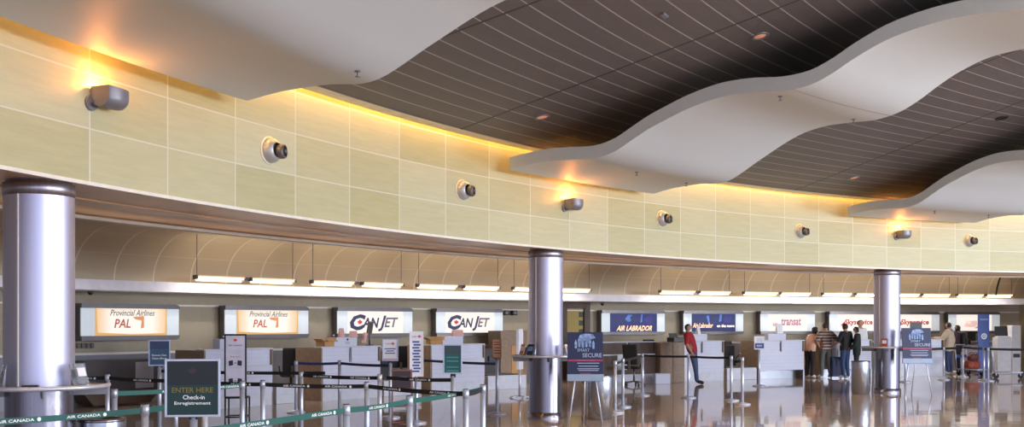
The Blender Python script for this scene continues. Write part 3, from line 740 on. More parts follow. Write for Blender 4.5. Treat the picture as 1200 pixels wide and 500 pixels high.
tent(414, RF+.24, 1.395, .2, .14, m_pink, 'small pink card standing in the centre of the leaf print counter')
tent(536, RF+.24, 1.395, .34, .15, m_pink, 'wide pink card on top of the counter behind the teal sign')
tent(818, RF+.24, 1.395, .14, .24, m_paper, 'white folded card on the counter beside the person in red', .3)
tent(913, RF+.24, 1.395, .24, .3, m_paper, 'white folded card on the steel legged counter', .1)
def bottle(px, R, z, mat, label, h=.26):
    r = thing('bottle', label, 'bottle', pol(R, on_arc(px, R), z))
    MB().lathe([(0, 0), (.04, 0), (.042, .02), (.042, h*.6), (.018, h*.8), (.016, h*.92), (0, h*.92)], mat=mat, n=16).build('body', None, r)
    MB().cyl((0, 0, h*.9), (0, 0, h), .018, mat=m_paper, n=12).build('cap', None, r)
m_bluep = M('bottle_blue', '#4a6aa8', .3)
bottle(391, RF+.2, 1.195, m_bluep, 'blue bottle at the left end of the leaf print counter')
bottle(262, RF+.2, 1.195, m_bluep, 'blue bottle on the leftmost counter beside the baggage size sign')
def phone(px, R, z, label):
    a = on_arc(px, R); r = thing('card_terminal', label, 'terminal', pol(R, a, z), rot(a))
    MB().cyl((0, 0, 0), (0, 0, .015), .1, mat=m_dark, n=16).build('foot', None, r)
    MB().cyl((0, 0, .01), (0, 0, .34), .022, mat=m_gun, n=10).build('stem', None, r)
    MB().box((0, -.02, .42), (.13, .06, .28), m_gun, (.25, 0, 0), bev=.012).build('head', None, r)
    MB().box((-.16, -.02, .18), (.09, .06, .24), m_pink, (.25, 0, 0), bev=.012).build('receipt_holder', None, r)
phone(433, RF+.2, 1.195, 'dark terminal on a stem at the right end of the leaf print counter')
def monitor(px, R, z, label):
    a = on_arc(px, R); r = thing('computer_monitor', label, 'monitor', pol(R, a, z), rot(a)+.2)
    MB().box((0, 0, .01), (.22, .18, .02), m_dark).build('foot', None, r); MB().box((0, .03, .12), (.05, .04, .2), m_dark).build('stand', None, r)
    MB().box((0, 0, .30), (.46, .06, .34), m_dark, bev=.012).build('case', None, r)
monitor(760, RF+.5, .77, 'black computer monitor on the low dark desk')
monitor(1137, 37.1, .956, 'black computer monitor behind the woman with a backpack')
a = on_arc(1137, 37.1)
r = thing('reception_desk', 'low pale desk carrying a black monitor, behind the woman with a backpack', 'desk', pol(37.1, a), rot(a))
MB().box((0, 0, .94), (1.1, .6, .03), m_top, bev=.005).build('desk_top', None, r); MB().box((0, -.24, .5), (1.06, .03, .85), m_lam).build('front_panel', None, r)
for s in (-1, 1): MB().box((s*.53, 0, .46), (.03, .54, .92), m_lam).build('side_panel', None, r)
o = MB().box((0, 0, .15), (.42, .3, .3), m_lam, bev=.012).build('white_box', None, None, floor_at(775.5, 449.5), .1); tag(o, 'plain white box on the floor in front of the low dark desk', 'box')
# tall brown cabinet block left of the person in red
a = on_arc(785, 34.4); r = thing('wooden_cabinet', 'tall brown cabinet with a black printer on top, left of the person in red', 'cabinet', pol(34.35, a+.1), rot(a))
MB().box((0, .35, .58), (.9, .7, 1.16), m_wood, bev=.01).build('carcass', None, r)
MB().box((-.22, -.006, .58), (.42, .014, 1.1), m_wood, bev=.004).build('door', None, r); MB().box((.22, -.006, .58), (.42, .014, 1.1), m_wood, bev=.004).build('door', None, r)
a = on_arc(790, 34.7); r = thing('desk_printer', 'black printer on top of the tall brown cabinet', 'printer', pol(34.7, a+.1, 1.16), rot(a))
MB().box((0, 0, .07), (.4, .34, .14), m_dark, bev=.02).build('case', None, r); MB().box((0, .12, .19), (.3, .02, .14), m_gun, (-.4, 0, 0)).build('paper_tray', None, r)
a = on_arc(600, 36.6); r = thing('wooden_cabinet', 'brown wooden cabinet with pale door, left of the middle column behind the scale', 'cabinet', pol(36.5, a), rot(a))
MB().box((0, .3, .75), (.95, .6, 1.5), m_wood, bev=.01).build('carcass', None, r); MB().box((.1, -.008, .62), (.4, .016, .9), m_cardb, bev=.004).build('door', None, r)

# ------------------------------------------------------------------ stanchions
def post_at(px, top, h=1.0): 
    D = F*(EYE-h)/(top-H0); return at(px, D)
PR = .031
def stanchion(pos, label, h=1.0, head=True, base='grey'):
    r = thing('stanchion', label, 'stanchion', pos, 0, 'belt stanchions')
    MB().lathe([(0, 0), (.17, 0), (.175, .012), (.16, .028), (.06, .045), (.034, .06), (PR, .07)], mat=m_post, n=28).build('base', None, r)
    MB().cyl((0, 0, .05), (0, 0, h-.10 if head else h), PR, mat=m_post, n=20).build('post', None, r)
    if head:
        b = MB(); b.cyl((0, 0, h-.10), (0, 0, h-.005), PR+.004, mat=m_post, n=20); b.build('belt_cassette', None, r)
        MB().lathe([(PR+.002, h-.006), (PR-.002, h), (0, h)], mat=m_dark, n=20).build('cap', None, r)
    return r
def belt(r, p, q, mat, prints=0, zc_=.945, w=.05, sag=.012, lead='AIR CANADA', fr=None):
    """belt from post p to post q (world points), child of post r"""
    p, q = Vector(p), Vector(q); L, Rr = (p, q) if p.x/p.y < q.x/q.y else (q, p)
    d = (Rr-L); ln = d.length; d = d.normalized(); base = Vector(r.location)
    b = MB(); N = 12; rows = []
    nrm = Vector((d.y, -d.x, 0))
    def pt(t): return L+d*(PR+(ln-2*PR)*t)+Vector((0, 0, zc_-sag*4*t*(1-t)))-base
    for k in range(N+1):
        c = pt(k/N); rows.append([b.bm.verts.new(c+nrm*s*.0015+Vector((0, 0, e*w/2))) for s, e in ((1, -1), (1, 1), (-1, 1), (-1, -1))])
    for A, B in zip(rows[:-1], rows[1:]):
        for j in range(4): b.bm.faces.new((A[j], B[j], B[(j+1) % 4], A[(j+1) % 4]))
    b.bm.faces.new(rows[0]); b.bm.faces.new(rows[-1][::-1])
    o_ = b.build('belt', mat, r)
    ang = math.atan2(d.y, d.x)
    for k in range(prints):
        t = fr[k] if fr else (k+.5)/prints
        c = pt(t)+nrm*.004
        sl = math.atan2((pt(min(1, t+.03))-pt(t-.03)).z, (ln*.06))
        tx = text(lead, 'belt_lettering', m_print, o_, c, width=.30, height=.024, rz=ang, bold=.01)
        MB().cyl((0, 0, 0), (0, .002, 0), .016, mat=m_print, n=16).build('belt_emblem', None, o_, c+d*.19, ang)
    return o_
G = {}
def S(key, px, top, label, h=1.0, D=None, head=True):
    G[key] = at(px, D) if D else post_at(px, top, h)
    G[key+'_o'] = stanchion(G[key], label, h, head); return G[key+'_o']
S('G0', -60, 0, 'silver post with green belt out at the lower left beyond the near column', D=8.0)
S('G1', 170, 473, 'silver post at the joint of two front green belts, left of the check-in sign')
S('G2', 406, 473, 'silver post at the front of the long green belt, nearest in the bottom middle')
S('Gx', 97, 0, 'silver post holding the low end of the front green belt', D=6.6)
S('G3', 480, 463, 'silver post, second along the rising green belt, in front of the tall white notice')
S('G4', 566, 450, 'silver post at the far right end of the rising green belt')
S('L1', 126, 438, 'silver post with black belts beside the right end of the near shelf ring')
S('L2', 134, 455, 'short silver post with teal belt just right of the near column')
S('P206', 206, 441, 'silver post with black belt, between the small blue sign and the check-in sign')
S('P284', 284, 446, 'silver post with teal belt, below the baggage size sign')
S('P308', 308, 445, 'silver post with black belts, right of the baggage size sign')
S('P353', 353, 435, 'silver post with upper black belt, left of the leaf print counter front')
S('P430', 430, 447, 'silver post with black belts, below the leaf print counter')
S('P445', 445, 438, 'silver post with upper black belt, left of the small white notice')
S('P546', 546, 455.5, 'silver post with black belt, just left of the end of the rising green belt')
S('N347', 347, 422, 'slim silver post at the left end of the navy belt')
S('N398', 398, 422, 'slim silver post in the middle of the navy belt, before the leaf print counter')
S('N484', 484, 418, 'slim silver post with navy belt behind the tall white notice')
belt(G['G1_o'], G['G1'], G['G0'], m_green, 2, fr=(.30, .66))
belt(G['G2_o'], G['G2'], G['Gx'], m_green, 2, fr=(.56, .88))
belt(G['G3_o'], G['G3'], G['G2'], m_green, 1, fr=(.45,)); belt(G['G4_o'], G['G4'], G['G3'], m_green, 1, fr=(.55,))
far_left = at(20, 15.3)
belt(G['L1_o'], G['L1'], far_left, m_black, 2); S('L0', 20, 0, 'silver post hidden behind the near column', D=15.3)
belt(G['P206_o'], G['P206'], G['L1'], m_black, 1); belt(G['P308_o'], G['P308'], G['P206'], m_black, 2); belt(G['P430_o'], G['P430'], G['P308'], m_black, 2, fr=(.3, .72))
belt(G['P546_o'], G['P546'], G['P430'], m_black, 2); belt(G['G4_o'], G['G4'], G['P546'], m_black)
belt(G['P284_o'], G['P284'], G['L2'], m_green, 2, fr=(.42, .9))
# sign holders on posts
def sign_post(px, D, h, label, w, zt, zb, board, frame, yaw=0.0, name='sign_stand'):
    pos = at(px, D); r = thing(name, label, 'sign', pos, yaw)
    MB().lathe([(0, 0), (.17, 0), (.175, .012), (.16, .028), (.06, .045), (.034, .06), (PR, .07)], mat=m_post, n=28).build('base', None, r)
    MB().cyl((0, 0, .05), (0, 0, h), PR, mat=m_post, n=20).build('post', None, r)
    MB().box((0, 0, (h+zb)/2+.01), (.07, .05, abs(zb-h)+.06), m_dark, bev=.008).build('clamp', None, r)
    hh = zt-zb; b = MB(); t = .018
    for s in (-1, 1): b.box((s*(w/2-t/2), -.04, (zt+zb)/2), (t, .03, hh), frame, bev=.003)
    for z in (zt-t/2, zb+t/2): b.box((0, -.04, z), (w-2*t, .03, t), frame, bev=.003)
    b.build('frame', None, r)
    f = MB().box((0, -.036, (zt+zb)/2), (w-2*t, .02, hh-2*t), board).build('board', None, r)
    return r, f, pos
m_sgreen = M('sign_green', '#0f3634', .4); m_sdark = M('sign_dark_green', '#181e22', .4); m_gold = M('gold_lettering', '#8a7a34', .5)
r, f, ES = sign_post(227, 8.8, .93, 'dark green check-in sign in a silver frame on a post, nearest sign at lower left', .445, 1.41, .935, m_sgreen, m_post, .1)
MB().box((0, -.048, 1.295), (.405, .004, .19), m_sdark).build('upper_panel', None, f)
leaf(f, M('dim_red', '#4a3036', .5), (0, -.051, 1.31), .035)
text('ENTER HERE', 'lettering', m_gold, f, (0, -.049, 1.155), width=.33, height=.042, bold=.01)
text('Check-in', 'lettering', m_print, f, (.01, -.049, 1.097), width=.175, height=.036, bold=.012)
text('Enregistrement', 'lettering', m_print, f, (0, -.049, 1.045), width=.29, height=.034, bold=.012)
S('G1b', 240, 0, 'silver post hidden behind the dark green check-in sign', D=10.6)
belt(G['G1_o'], G['G1'], G['G1b'], m_green)
S('P187', 187, 0, 'silver post behind the small blue sign', D=17.6, head=True) if False else None
r, f, S187 = sign_post(187, 17.0, 1.02, 'small blue-green sign in a pale frame on a post, right of the near column', .33, 1.44, 1.03, M('sign_blue', '#33506e', .4), M('frame_paleblue', '#aebbd8', .4), .25)
MB().box((0, -.048, 1.36), (.29, .004, .12), M('sign_navy', '#2c3858', .4)).build('upper_panel', None, f)
for z in (1.20, 1.15): text('Business Class' if z > 1.17 else 'Classe affaires', 'lettering', m_print, f, (0, -.049, z), width=.22, height=.028)
belt(r, S187, G['P353'], m_black, 1, fr=(.5,)); 
r, f, S532 = sign_post(531, 14.3, 1.0, 'teal sign in a silver frame on a post, right of the tall white notice', .26, 1.425, 1.03, M('sign_teal', '#1f5f62', .4), m_post, -.1)
MB().box((0, -.048, 1.35), (.22, .004, .12), M('sign_slate', '#3a4f58', .4)).build('upper_panel', None, f)
for z in (1.25, 1.2, 1.12, 1.07): MB().box((0, -.048, z), (.16, .003, .014), M('pale_teal', '#5b9a98', .5)).build('text_line', None, f)
belt(G['P445_o'], G['P445'], G['P353'], m_black, 2); belt(r, S532, G['P445'], m_black, 1)
m_rose = M('logo_rose', '#c06070', .6); m_bluetx = M('blue_lettering', '#4a5a9a', .6)
r, f, S458 = sign_post(457.5, 19.2, 1.0, 'small white notice with pink foot line on a slim post, left of the tall one', .29, 1.43, 1.03, m_paper, M('frame_paleblue', '#aebbd8', .4), 0)
leaf(f, m_rose, (.05, -.05, 1.34), .035); text('CAN', 'lettering', m_bluetx, f, (-.04, -.049, 1.34), width=.09, height=.03)
for z, w in ((1.25, .2), (1.21, .14), (1.17, .18)): MB().box((0, -.048, z), (w, .003, .018), m_bluetx).build('text_line', None, f)
MB().box((0, -.048, 1.06), (.25, .003, .03), M('pink_line', '#d8a0b8', .6)).build('foot_line', None, f)
belt(G['N398_o'], G['N398'], G['N347'], m_navy); belt(r, S458, G['N398'], m_navy)
r, f, S582 = sign_post(582.5, 20.0, 1.05, 'small orange-brown notice on a slim post at the right end of the navy belt', .17, 1.41, 1.05, M('notice_orange', '#c08a68', .6), M('notice_edge', '#a07258', .6), 0)
for z in (1.35, 1.31, 1.25, 1.2, 1.15): MB().box((0, -.048, z), (.11, .003, .018), m_darkwood).build('text_line', None, f)
belt(r, S582, G['N484'], m_navy)
# tall white notice in front of the navy post
r, f, _p = sign_post(488, 18.2, .80, 'tall narrow white notice with a column of blue text, in front of the navy belt', .235, 1.57, .80, m_paper, m_paper, .1)
leaf(f, m_rose, (.05, -.05, 1.48), .035); text('CAN', 'lettering', m_bluetx, f, (-.04, -.049, 1.48), width=.08, height=.03)
for k in range(11): MB().box((-.01+.02*(k % 2), -.048, 1.39-k*.05), (.12, .003, .03), m_bluetx).build('text_line', None, f)

# baggage size frames
def sizer(px, D, label, w, zt, board, frame, big=True):
    r = thing('baggage_size_frame', label, 'baggage gauge', at(px, D), .1)
    for sx in (-1, 1):
        for sy in (-1, 1): MB().cyl((sx*w/2, .18+sy*.16, 0), (sx*w/2, .18+sy*.16, .62), .012, mat=frame, n=8).build('leg', None, r)
    for z in (.05, .34, .62):
        b = MB(); P_ = [(-w/2, .02, z), (w/2, .02, z), (w/2, .34, z), (-w/2, .34, z), (-w/2, .02, z)]
        b.tube(P_, .012, frame, 6); b.build('rail', None, r)
    hh = zt-.62
    o_ = MB().box((0, 0, .62+hh/2), (w+.02, .03, hh), frame, bev=.012).build('sign_frame', None, r)
    MB().box((0, -.016, .62+hh/2), (w-.03, .008, hh-.05), board, bev=.002).build('sign_board', None, o_)
    return r, o_, w, hh
m_ink = M('ink_dark', '#2a2a34', .6)
r, f, w, hh = sizer(276, 15.5, 'tall white baggage size sign with two black bag drawings in a dark frame', .30, 1.55, M('board_lilac', '#c9c6d6', .5), m_dark)
leaf(f, m_leafred, (0, -.024, 1.46), .03)
text('AIR CANADA', 'lettering', m_ink, f, (0, -.022, 1.385), width=.2, height=.022)
for z, w_ in ((1.31, .22), (1.28, .2), (1.06, .2)): MB().box((0, -.021, z), (w_, .003, .010), m_lam2).build('text_line', None, f)
text('Bag size', 'lettering', m_rose, f, (0, -.022, 1.22), width=.14, height=.03)
for z in (1.13, .87):
    for s in (-1, 1): flat(f, 'bag_drawing', m_ink, [(s*.03, z-.03), (s*.09, z-.045), (s*.095, z+.03), (s*.035, z+.04)], -.021)
    MB().box((0, -.021, z), (.03, .003, .01), m_ink).build('text_line', None, f)
r, f, w, hh = sizer(471, 17.5, 'low red-brown baggage size frame behind the black belts, left of the tall white notice', .32, .95, M('board_dark', '#3b2f34', .5), M('frame_redbrown', '#8a5a50', .5))
MB().box((0, -.022, .8), (.16, .003, .06), m_rose).build('text_line', None, f)

# edge-on white floor stand left of the middle column
p = floor_at(609, 466.5); r = thing('floor_stand', 'white panel on a star-footed floor stand seen edge-on, left of the middle column', 'sign', p, math.radians(76))
for k in range(5):
    t = k*2*PI/5; MB().tube([(0, 0, .06), (.12*math.cos(t), .12*math.sin(t), .05), (.26*math.cos(t), .26*math.sin(t), .012)], .016, m_post, 6).build('foot', None, r)
MB().cyl((0, 0, .04), (0, 0, .72), .028, mat=m_post, n=12).build('pole', None, r)
MB().prism([(-.22, .66), (.22, .66), (.22, 1.50), (.18, 1.58), (-.18, 1.58), (-.22, 1.50)], 'y', -.03, .03, M('panel_white', '#e4e6f0', .4)).build('panel', None, r)
r.rotation_euler.x = 0

# right hand queue of slim chrome posts
S('Q721', 721, 0, 'chrome post nearest the easel poster, at the left start of the black belt', D=20.3)
S('Q730', 730, 0, 'chrome post just right of the easel poster, second of the close pair', D=21.7)
S('Q753', 753, 0, 'chrome post in front of the black office chair', D=25.2)
S('Q807', 807, 0, 'chrome post in front of the person in red', D=24.4)
S('Q857', 857, 0, 'chrome post at the right end of the black belt, left one of a close pair', D=23.5)
S('Q870', 870, 0, 'chrome post without a belt, right one of the pair by the white counter', D=22.4)
belt(G['Q730_o'], G['Q730'], G['Q721'], m_black, zc_=.95); belt(G['Q753_o'], G['Q753'], G['Q730'], m_black, zc_=.95)
belt(G['Q807_o'], G['Q807'], G['Q753'], m_black, zc_=.95); belt(G['Q857_o'], G['Q857'], G['Q807'], m_black, zc_=.95)
r, f, _p = sign_post(889.5, 29.0, 1.0, 'small white and blue notice on a slim post, left of the steel legged counter', .28, 1.36, 1.0, m_paper, m_paper, 0)
MB().box((0, -.05, 1.10), (.24, .004, .14), M('notice_blue', '#34478c', .5)).build('blue_panel', None, f)
for z in (1.29, 1.25, 1.21): MB().box((0, -.05, z), (.16, .003, .014), m_lam2).build('text_line', None, f)
text('INFO', 'lettering', m_print, f, (0, -.054, 1.10), width=.14, height=.05)
S('T1106', 1106, 0, 'chrome post behind the right poster, in front of the man in the cream jacket', D=32.2)
S('T1128', 1128.5, 0, 'chrome post in front of the woman with a backpack', D=34.0)
S('T1153', 1153, 0, 'chrome post in front of the blue totem sign, left of two', D=32.0)
S('T1158', 1158, 0, 'chrome post in front of the blue totem sign, right of two', D=31.6)
S('T1225', 1225, 0, 'chrome post past the right edge holding the last black belt', D=31.0)
S('T1062', 1061, 0, 'chrome post beside the right column', D=31.0)
for k, l in (('T1106', 'T1062'), ('T1128', 'T1106'), ('T1153', 'T1128'), ('T1158', 'T1153'), ('T1225', 'T1158')): belt(G[k+'_o'], G[k], G[l], m_black, zc_=.95, w=.07)

# ------------------------------------------------------------------ easel posters
m_crim = M('crimson_line', '#b03048', .5); m_posttx = M('poster_lettering', '#a8b4d4', .5); m_glowp = M('poster_figures', '#7f97c4', .5, ns=18, na=.5)
def easel(px, yfoot, label, w, zb, h, lean=.12, top=False):
    p = floor_at(px, yfoot); r = thing('easel_poster', label, 'poster', p, 0, 'security posters on easels')
    f = MB().box((0, 0, h/2), (w, .02, h), m_poster, bev=.003).build('poster', None, r); f.location = (0, .0, zb); f.rotation_euler.x = -lean
    y = -.013
    random.seed(3)
    flat(f, 'picture', m_glowp, [(-.13, h*.80), (-.09, h*.93), (.0, h*.965), (.13, h*.95), (.18, h*.86), (.10, h*.83), (.06, h*.74), (-.02, h*.80), (-.06, h*.72)], y)
    for k in range(6):
        x = -.16+k*.06; z = h*(.60+.08*random.random())
        flat(f, 'picture_figure', m_glowp, [(x-.018, z), (x+.018, z), (x+.022, z+.10), (x, z+.15), (x-.022, z+.10)], y)
    text('SMART', 'lettering', m_posttx, f, (-.03, y-.003, h*.575), width=w*.34, height=.055)
    text('SECURE', 'lettering', m_posttx, f, (w*.19, y-.003, h*.455), width=w*.54, height=.07, bold=.01)
    MB().box((0, y-.001, h*.335), (w*.98, .004, .03), m_crim).build('crimson_band', None, f)
    text('are you prepared to board', 'lettering', m_posttx, f, (.0, y-.005, h*.335), width=w*.5, height=.016)
    for k, q in enumerate((.27, .20, .14, .10)): MB().box((.05, y-.001, h*q), (w*(.62-.06*(k % 2)), .003, .012), m_posttx).build('text_line', None, f)
    MB().box((0, y-.001, h*.03), (w*.3, .003, .014), m_crim).build('text_line', None, f)
    MB().box((0, -.01, zb-.05), (w*1.02, .05, .12), M('tray_bluegrey', '#8fa0ba', .4), (-lean, 0, 0), bev=.006).build('holder_tray', None, r)
    for s in (-1, 1): MB().tube([(s*w*.22, .05, zb+h*.3), (s*w*.36, -.02, zb*.55), (s*w*.47, -.06, 0)], .013, m_post, 8).build('leg', None, r)
    MB().tube([(0, .10, zb+h*.3), (0, .2, zb*.6), (0, .38, 0)], .013, m_post, 8).build('rear_leg', None, r)
    if top: MB().box((0, .09, zb+h+.06), (w*.4, .02, .15), m_dark, bev=.004).build('top_clip', None, r)
    return r
easel(686, 496, 'navy poster on a silver easel in front of the middle column', .61, .83, .73)
easel(1075, 462.5, 'navy poster on a silver easel with a black top clip, right of the right column', .70, .86, .74, top=True)

# ------------------------------------------------------------------ steel bins
def bin_(pos, label, d=.45, h=.78):
    r = thing('steel_bin', label, 'bin', pos, 0, 'cylindrical steel bins'); R = d/2
    MB().lathe([(0, 0), (R-.01, 0), (R-.01, .05), (R, .06), (R, h-.03)], mat=m_binsteel, n=40).build('body', None, r)
    MB().lathe([(R, h-.03), (R+.006, h-.02), (R+.004, h), (R-.05, h), (R-.06, h-.04)], mat=m_polish, n=40).build('rim', None, r)
    MB().lathe([(0, h-.10), (R-.06, h-.10), (R-.055, h-.04)], mat=m_dark, n=32).build('liner', None, r)
    return r
bin_(floor_at(703, 490.5), 'cylindrical steel bin behind the easel poster near the middle column', .47, .78)
bin_(floor_at(1008.5, 461), 'cylindrical steel bin in front of the group, left of the right column', .44, .8)
nb = at(119, 10.4); bin_(nb, 'steel bin rim showing at the bottom edge near the near column', .45, .78)
o = MB().sph((0, 0, 0), .03, M('cup_red', '#a83a30', .5), (1, 1, .7)).build('crumpled_wrapper', None, None, nb+Vector((.0, -.1, .715))); tag(o, 'small red crumpled wrapper lying in the nearest bin', 'wrapper')

# ------------------------------------------------------------------ leaflets on the column shelves
AC1, AC2, AC3 = on_arc(46, 28.16), on_arc(639.5, 28.16), on_arc(1039.5, 28.16)
def rack(a_col, ang, label, mats, rr=.47):
    base = pol(28.16, a_col); t = math.radians(ang)
    p = base+Vector((rr*math.cos(t), rr*math.sin(t), 1.127))
    r = thing('leaflet_holder', label, 'leaflet holder', p, t+PI/2)
    MB().prism([(.05, 0), (-.05, 0), (-.05, .012), (.02, .012), (.075, .2), (.065, .2)], 'x', -.085, .085, m_acr).build('holder', None, r)
    l = MB(); l.box((0, -.005+.02, .115), (.14, .012, .19), mats[0], (-.27, 0, 0)); lf = l.build('leaflet', None, r)
    MB().box((0, .006, .13), (.10, .004, .08), mats[1], (-.27, 0, 0)).build('cover_picture', None, lf)
m_lp = M('leaflet_peach', '#d09a78', .6); m_ld = M('leaflet_dark', '#2c3040', .5); m_lr = M('leaflet_red', '#b0483c', .6)
rack(AC2, -128, 'dark leaflet holder on the left of the middle column shelf', (m_ld, m_glowp))
rack(AC2, -150, 'peach leaflet holder at the far left of the middle column shelf', (m_lp, m_paper), .5)
rack(AC2, -40, 'white leaflet holder at the right of the middle column shelf', (m_paper, m_lp), .52)
rack(AC3, -118, 'red and white card box on the shelf of the right column', (m_lr, m_paper), .42)
rack(AC1, -120, 'clear leaflet holder on the near column shelf, left one', (m_acr, m_acr), .46)
rack(AC1, -20, 'clear leaflet holder on the near column shelf, right one', (m_acr, m_paper), .5)
p = pol(28.16, AC1)+Vector((.12, -.45, 1.127)); o = MB().box((0, 0, .012), (.14, .09, .024), m_dark, bev=.006).build('black_wallet', None, None, p, .3); tag(o, 'flat black wallet lying on the near column shelf', 'wallet')

# ------------------------------------------------------------------ right end: totem, kiosks, cart and bags
p = floor_at(1152.5, 438.5); r = thing('totem_sign', 'tall blue totem sign with a white round emblem at the far right', 'sign', p, .1)
m_tot = M('totem_blue', '#4a66b8', .4)
MB().box((0, 0, .015), (.5, .3, .03), m_gun, bev=.008).build('base_plate', None, r)
bd = MB().box((0, 0, 1.02), (.38, .07, 1.98), m_tot, bev=.012).build('panel', None, r)
e = MB().lathe([(.06, 0), (.10, 0)], mat=m_print, n=28, mtx=Matrix.Rotation(PI/2, 4, 'X')).build('round_emblem', None, bd, (0, -.037, 1.28))
leaf(bd, m_print, (0, -.039, 1.28), .05)
text('WELCOME', 'lettering', m_print, bd, (0, -.038, 1.85), width=.26, height=.05) if False else None
MB().box((0, -.037, 1.84), (.28, .003, .05), M('totem_pale', '#8fa4dc', .5)).build('text_line', None, bd)
m_kiosk = M('kiosk_white', '#dcdde6', .4)
p = floor_at(1174, 438); r = thing('check_in_kiosk', 'white self check-in kiosk with a black screen, right of the totem', 'kiosk', p, 0)
MB().box((0, 0, .62), (.46, .4, 1.24), m_kiosk, bev=.015).build('cabinet', None, r); MB().box((0, -.05, 1.26), (.4, .3, .05), m_kiosk, bev=.01).build('desk_top', None, r)
sc = MB().box((.0, .05, 1.44), (.42, .06, .34), m_dark, (-.15, 0, 0), bev=.012).build('screen', None, r); MB().box((.0, .12, 1.3), (.1, .06, .2), m_gun).build('screen_arm', None, r)
p = floor_at(1188, 437.5); r = thing('check_in_kiosk', 'white upright cabinet with a small black slot, last before the end wall', 'kiosk', p, 0)
MB().box((0, 0, .82), (.30, .4, 1.64), m_kiosk, bev=.015).build('cabinet', None, r); MB().box((0, -.205, .62), (.22, .02, .13), m_dark, bev=.005).build('slot', None, r)
def trolley(px, y, label, rz):
    r = thing('luggage_trolley', label, 'luggage trolley', floor_at(px, y), rz, 'luggage trolleys')
    MB().tube([(-.28, -.4, .2), (.28, -.4, .2), (.28, .4, .2), (-.28, .4, .2), (-.28, -.4, .2)], .015, m_post, 8).build('deck_frame', None, r)
    MB().box((0, 0, .2), (.5, .76, .012), m_binsteel).build('deck', None, r)
    MB().tube([(-.27, .4, .2), (-.27, .46, .95), (-.22, .48, 1.0), (.22, .48, 1.0), (.27, .46, .95), (.27, .4, .2)], .015, m_post, 8).build('handle', None, r)
    MB().box((0, .43, .62), (.5, .012, .1), m_tot).build('basket_panel', None, r)
    for x, y_ in ((-.24, .34), (.24, .34), (0, -.36)):
        w = MB().cyl((x-.02, y_, .08), (x+.02, y_, .08), .08, mat=m_dark, n=16).build('wheel', None, r)
        MB().box((x, y_, .15), (.05, .03, .1), m_post).build('fork', None, w)
trolley(1139.5, 439.5, 'chrome luggage trolley carrying the red bags, between the woman and the totem', .5)
trolley(1181, 443, 'empty chrome luggage trolley in front of the white kiosks', 1.2)
def duffel(px, y, z, label, mat, L=.55, R=.15, rz=0.4):
    p = floor_at(px, y)+Vector((0, 0, z)); r = thing('duffel_bag', label, 'bag', p, rz)
    MB().lathe([(0, -L/2), (R*.8, -L/2+.01), (R, -L/2+.06), (R*1.03, 0), (R, L/2-.06), (R*.8, L/2-.01), (0, L/2)], (0, 0, R*.9), mat, 20, Matrix.Rotation(PI/2, 4, 'Y')).build('body', None, r)
    for s in (-1, 1): MB().tube([(-.12, s*.09, R*1.7), (-.09, s*.06, R*2.25), (.09, s*.06, R*2.25), (.12, s*.09, R*1.7)], .012, m_dark, 6).build('handle', None, r)
duffel(1139, 439.5, .21, 'patterned red duffel bag lying on the luggage trolley, lower of two', M('bag_red', '#9a4a3c', .7, ns=14, na=.5))
duffel(1140.5, 439.5, .48, 'brown duffel bag on top of the red bag on the trolley', M('bag_brown', '#6a3c34', .7, ns=14, na=.4), .45, .12, .7)
p = floor_at(979.5, 442.8); r = thing('suitcase', 'blue upright suitcase standing beside the man in black', 'suitcase', p, .1)
m_sc = M('suitcase_blue', '#22305c', .5)
MB().box((0, 0, .36), (.36, .23, .62), m_sc, bev=.04).build('shell', None, r); MB().box((0, -.135, .36), (.3, .02, .44), m_sc, bev=.008).build('front_pocket', None, r)
MB().tube([(-.1, .08, .66), (-.1, .08, .9), (.1, .08, .9), (.1, .08, .66)], .01, m_gun, 6).build('handle', None, r)
for s in (-1, 1): MB().cyl((s*.15-.015, 0, .03), (s*.15+.015, 0, .03), .03, mat=m_dark, n=10).build('wheel', None, r)

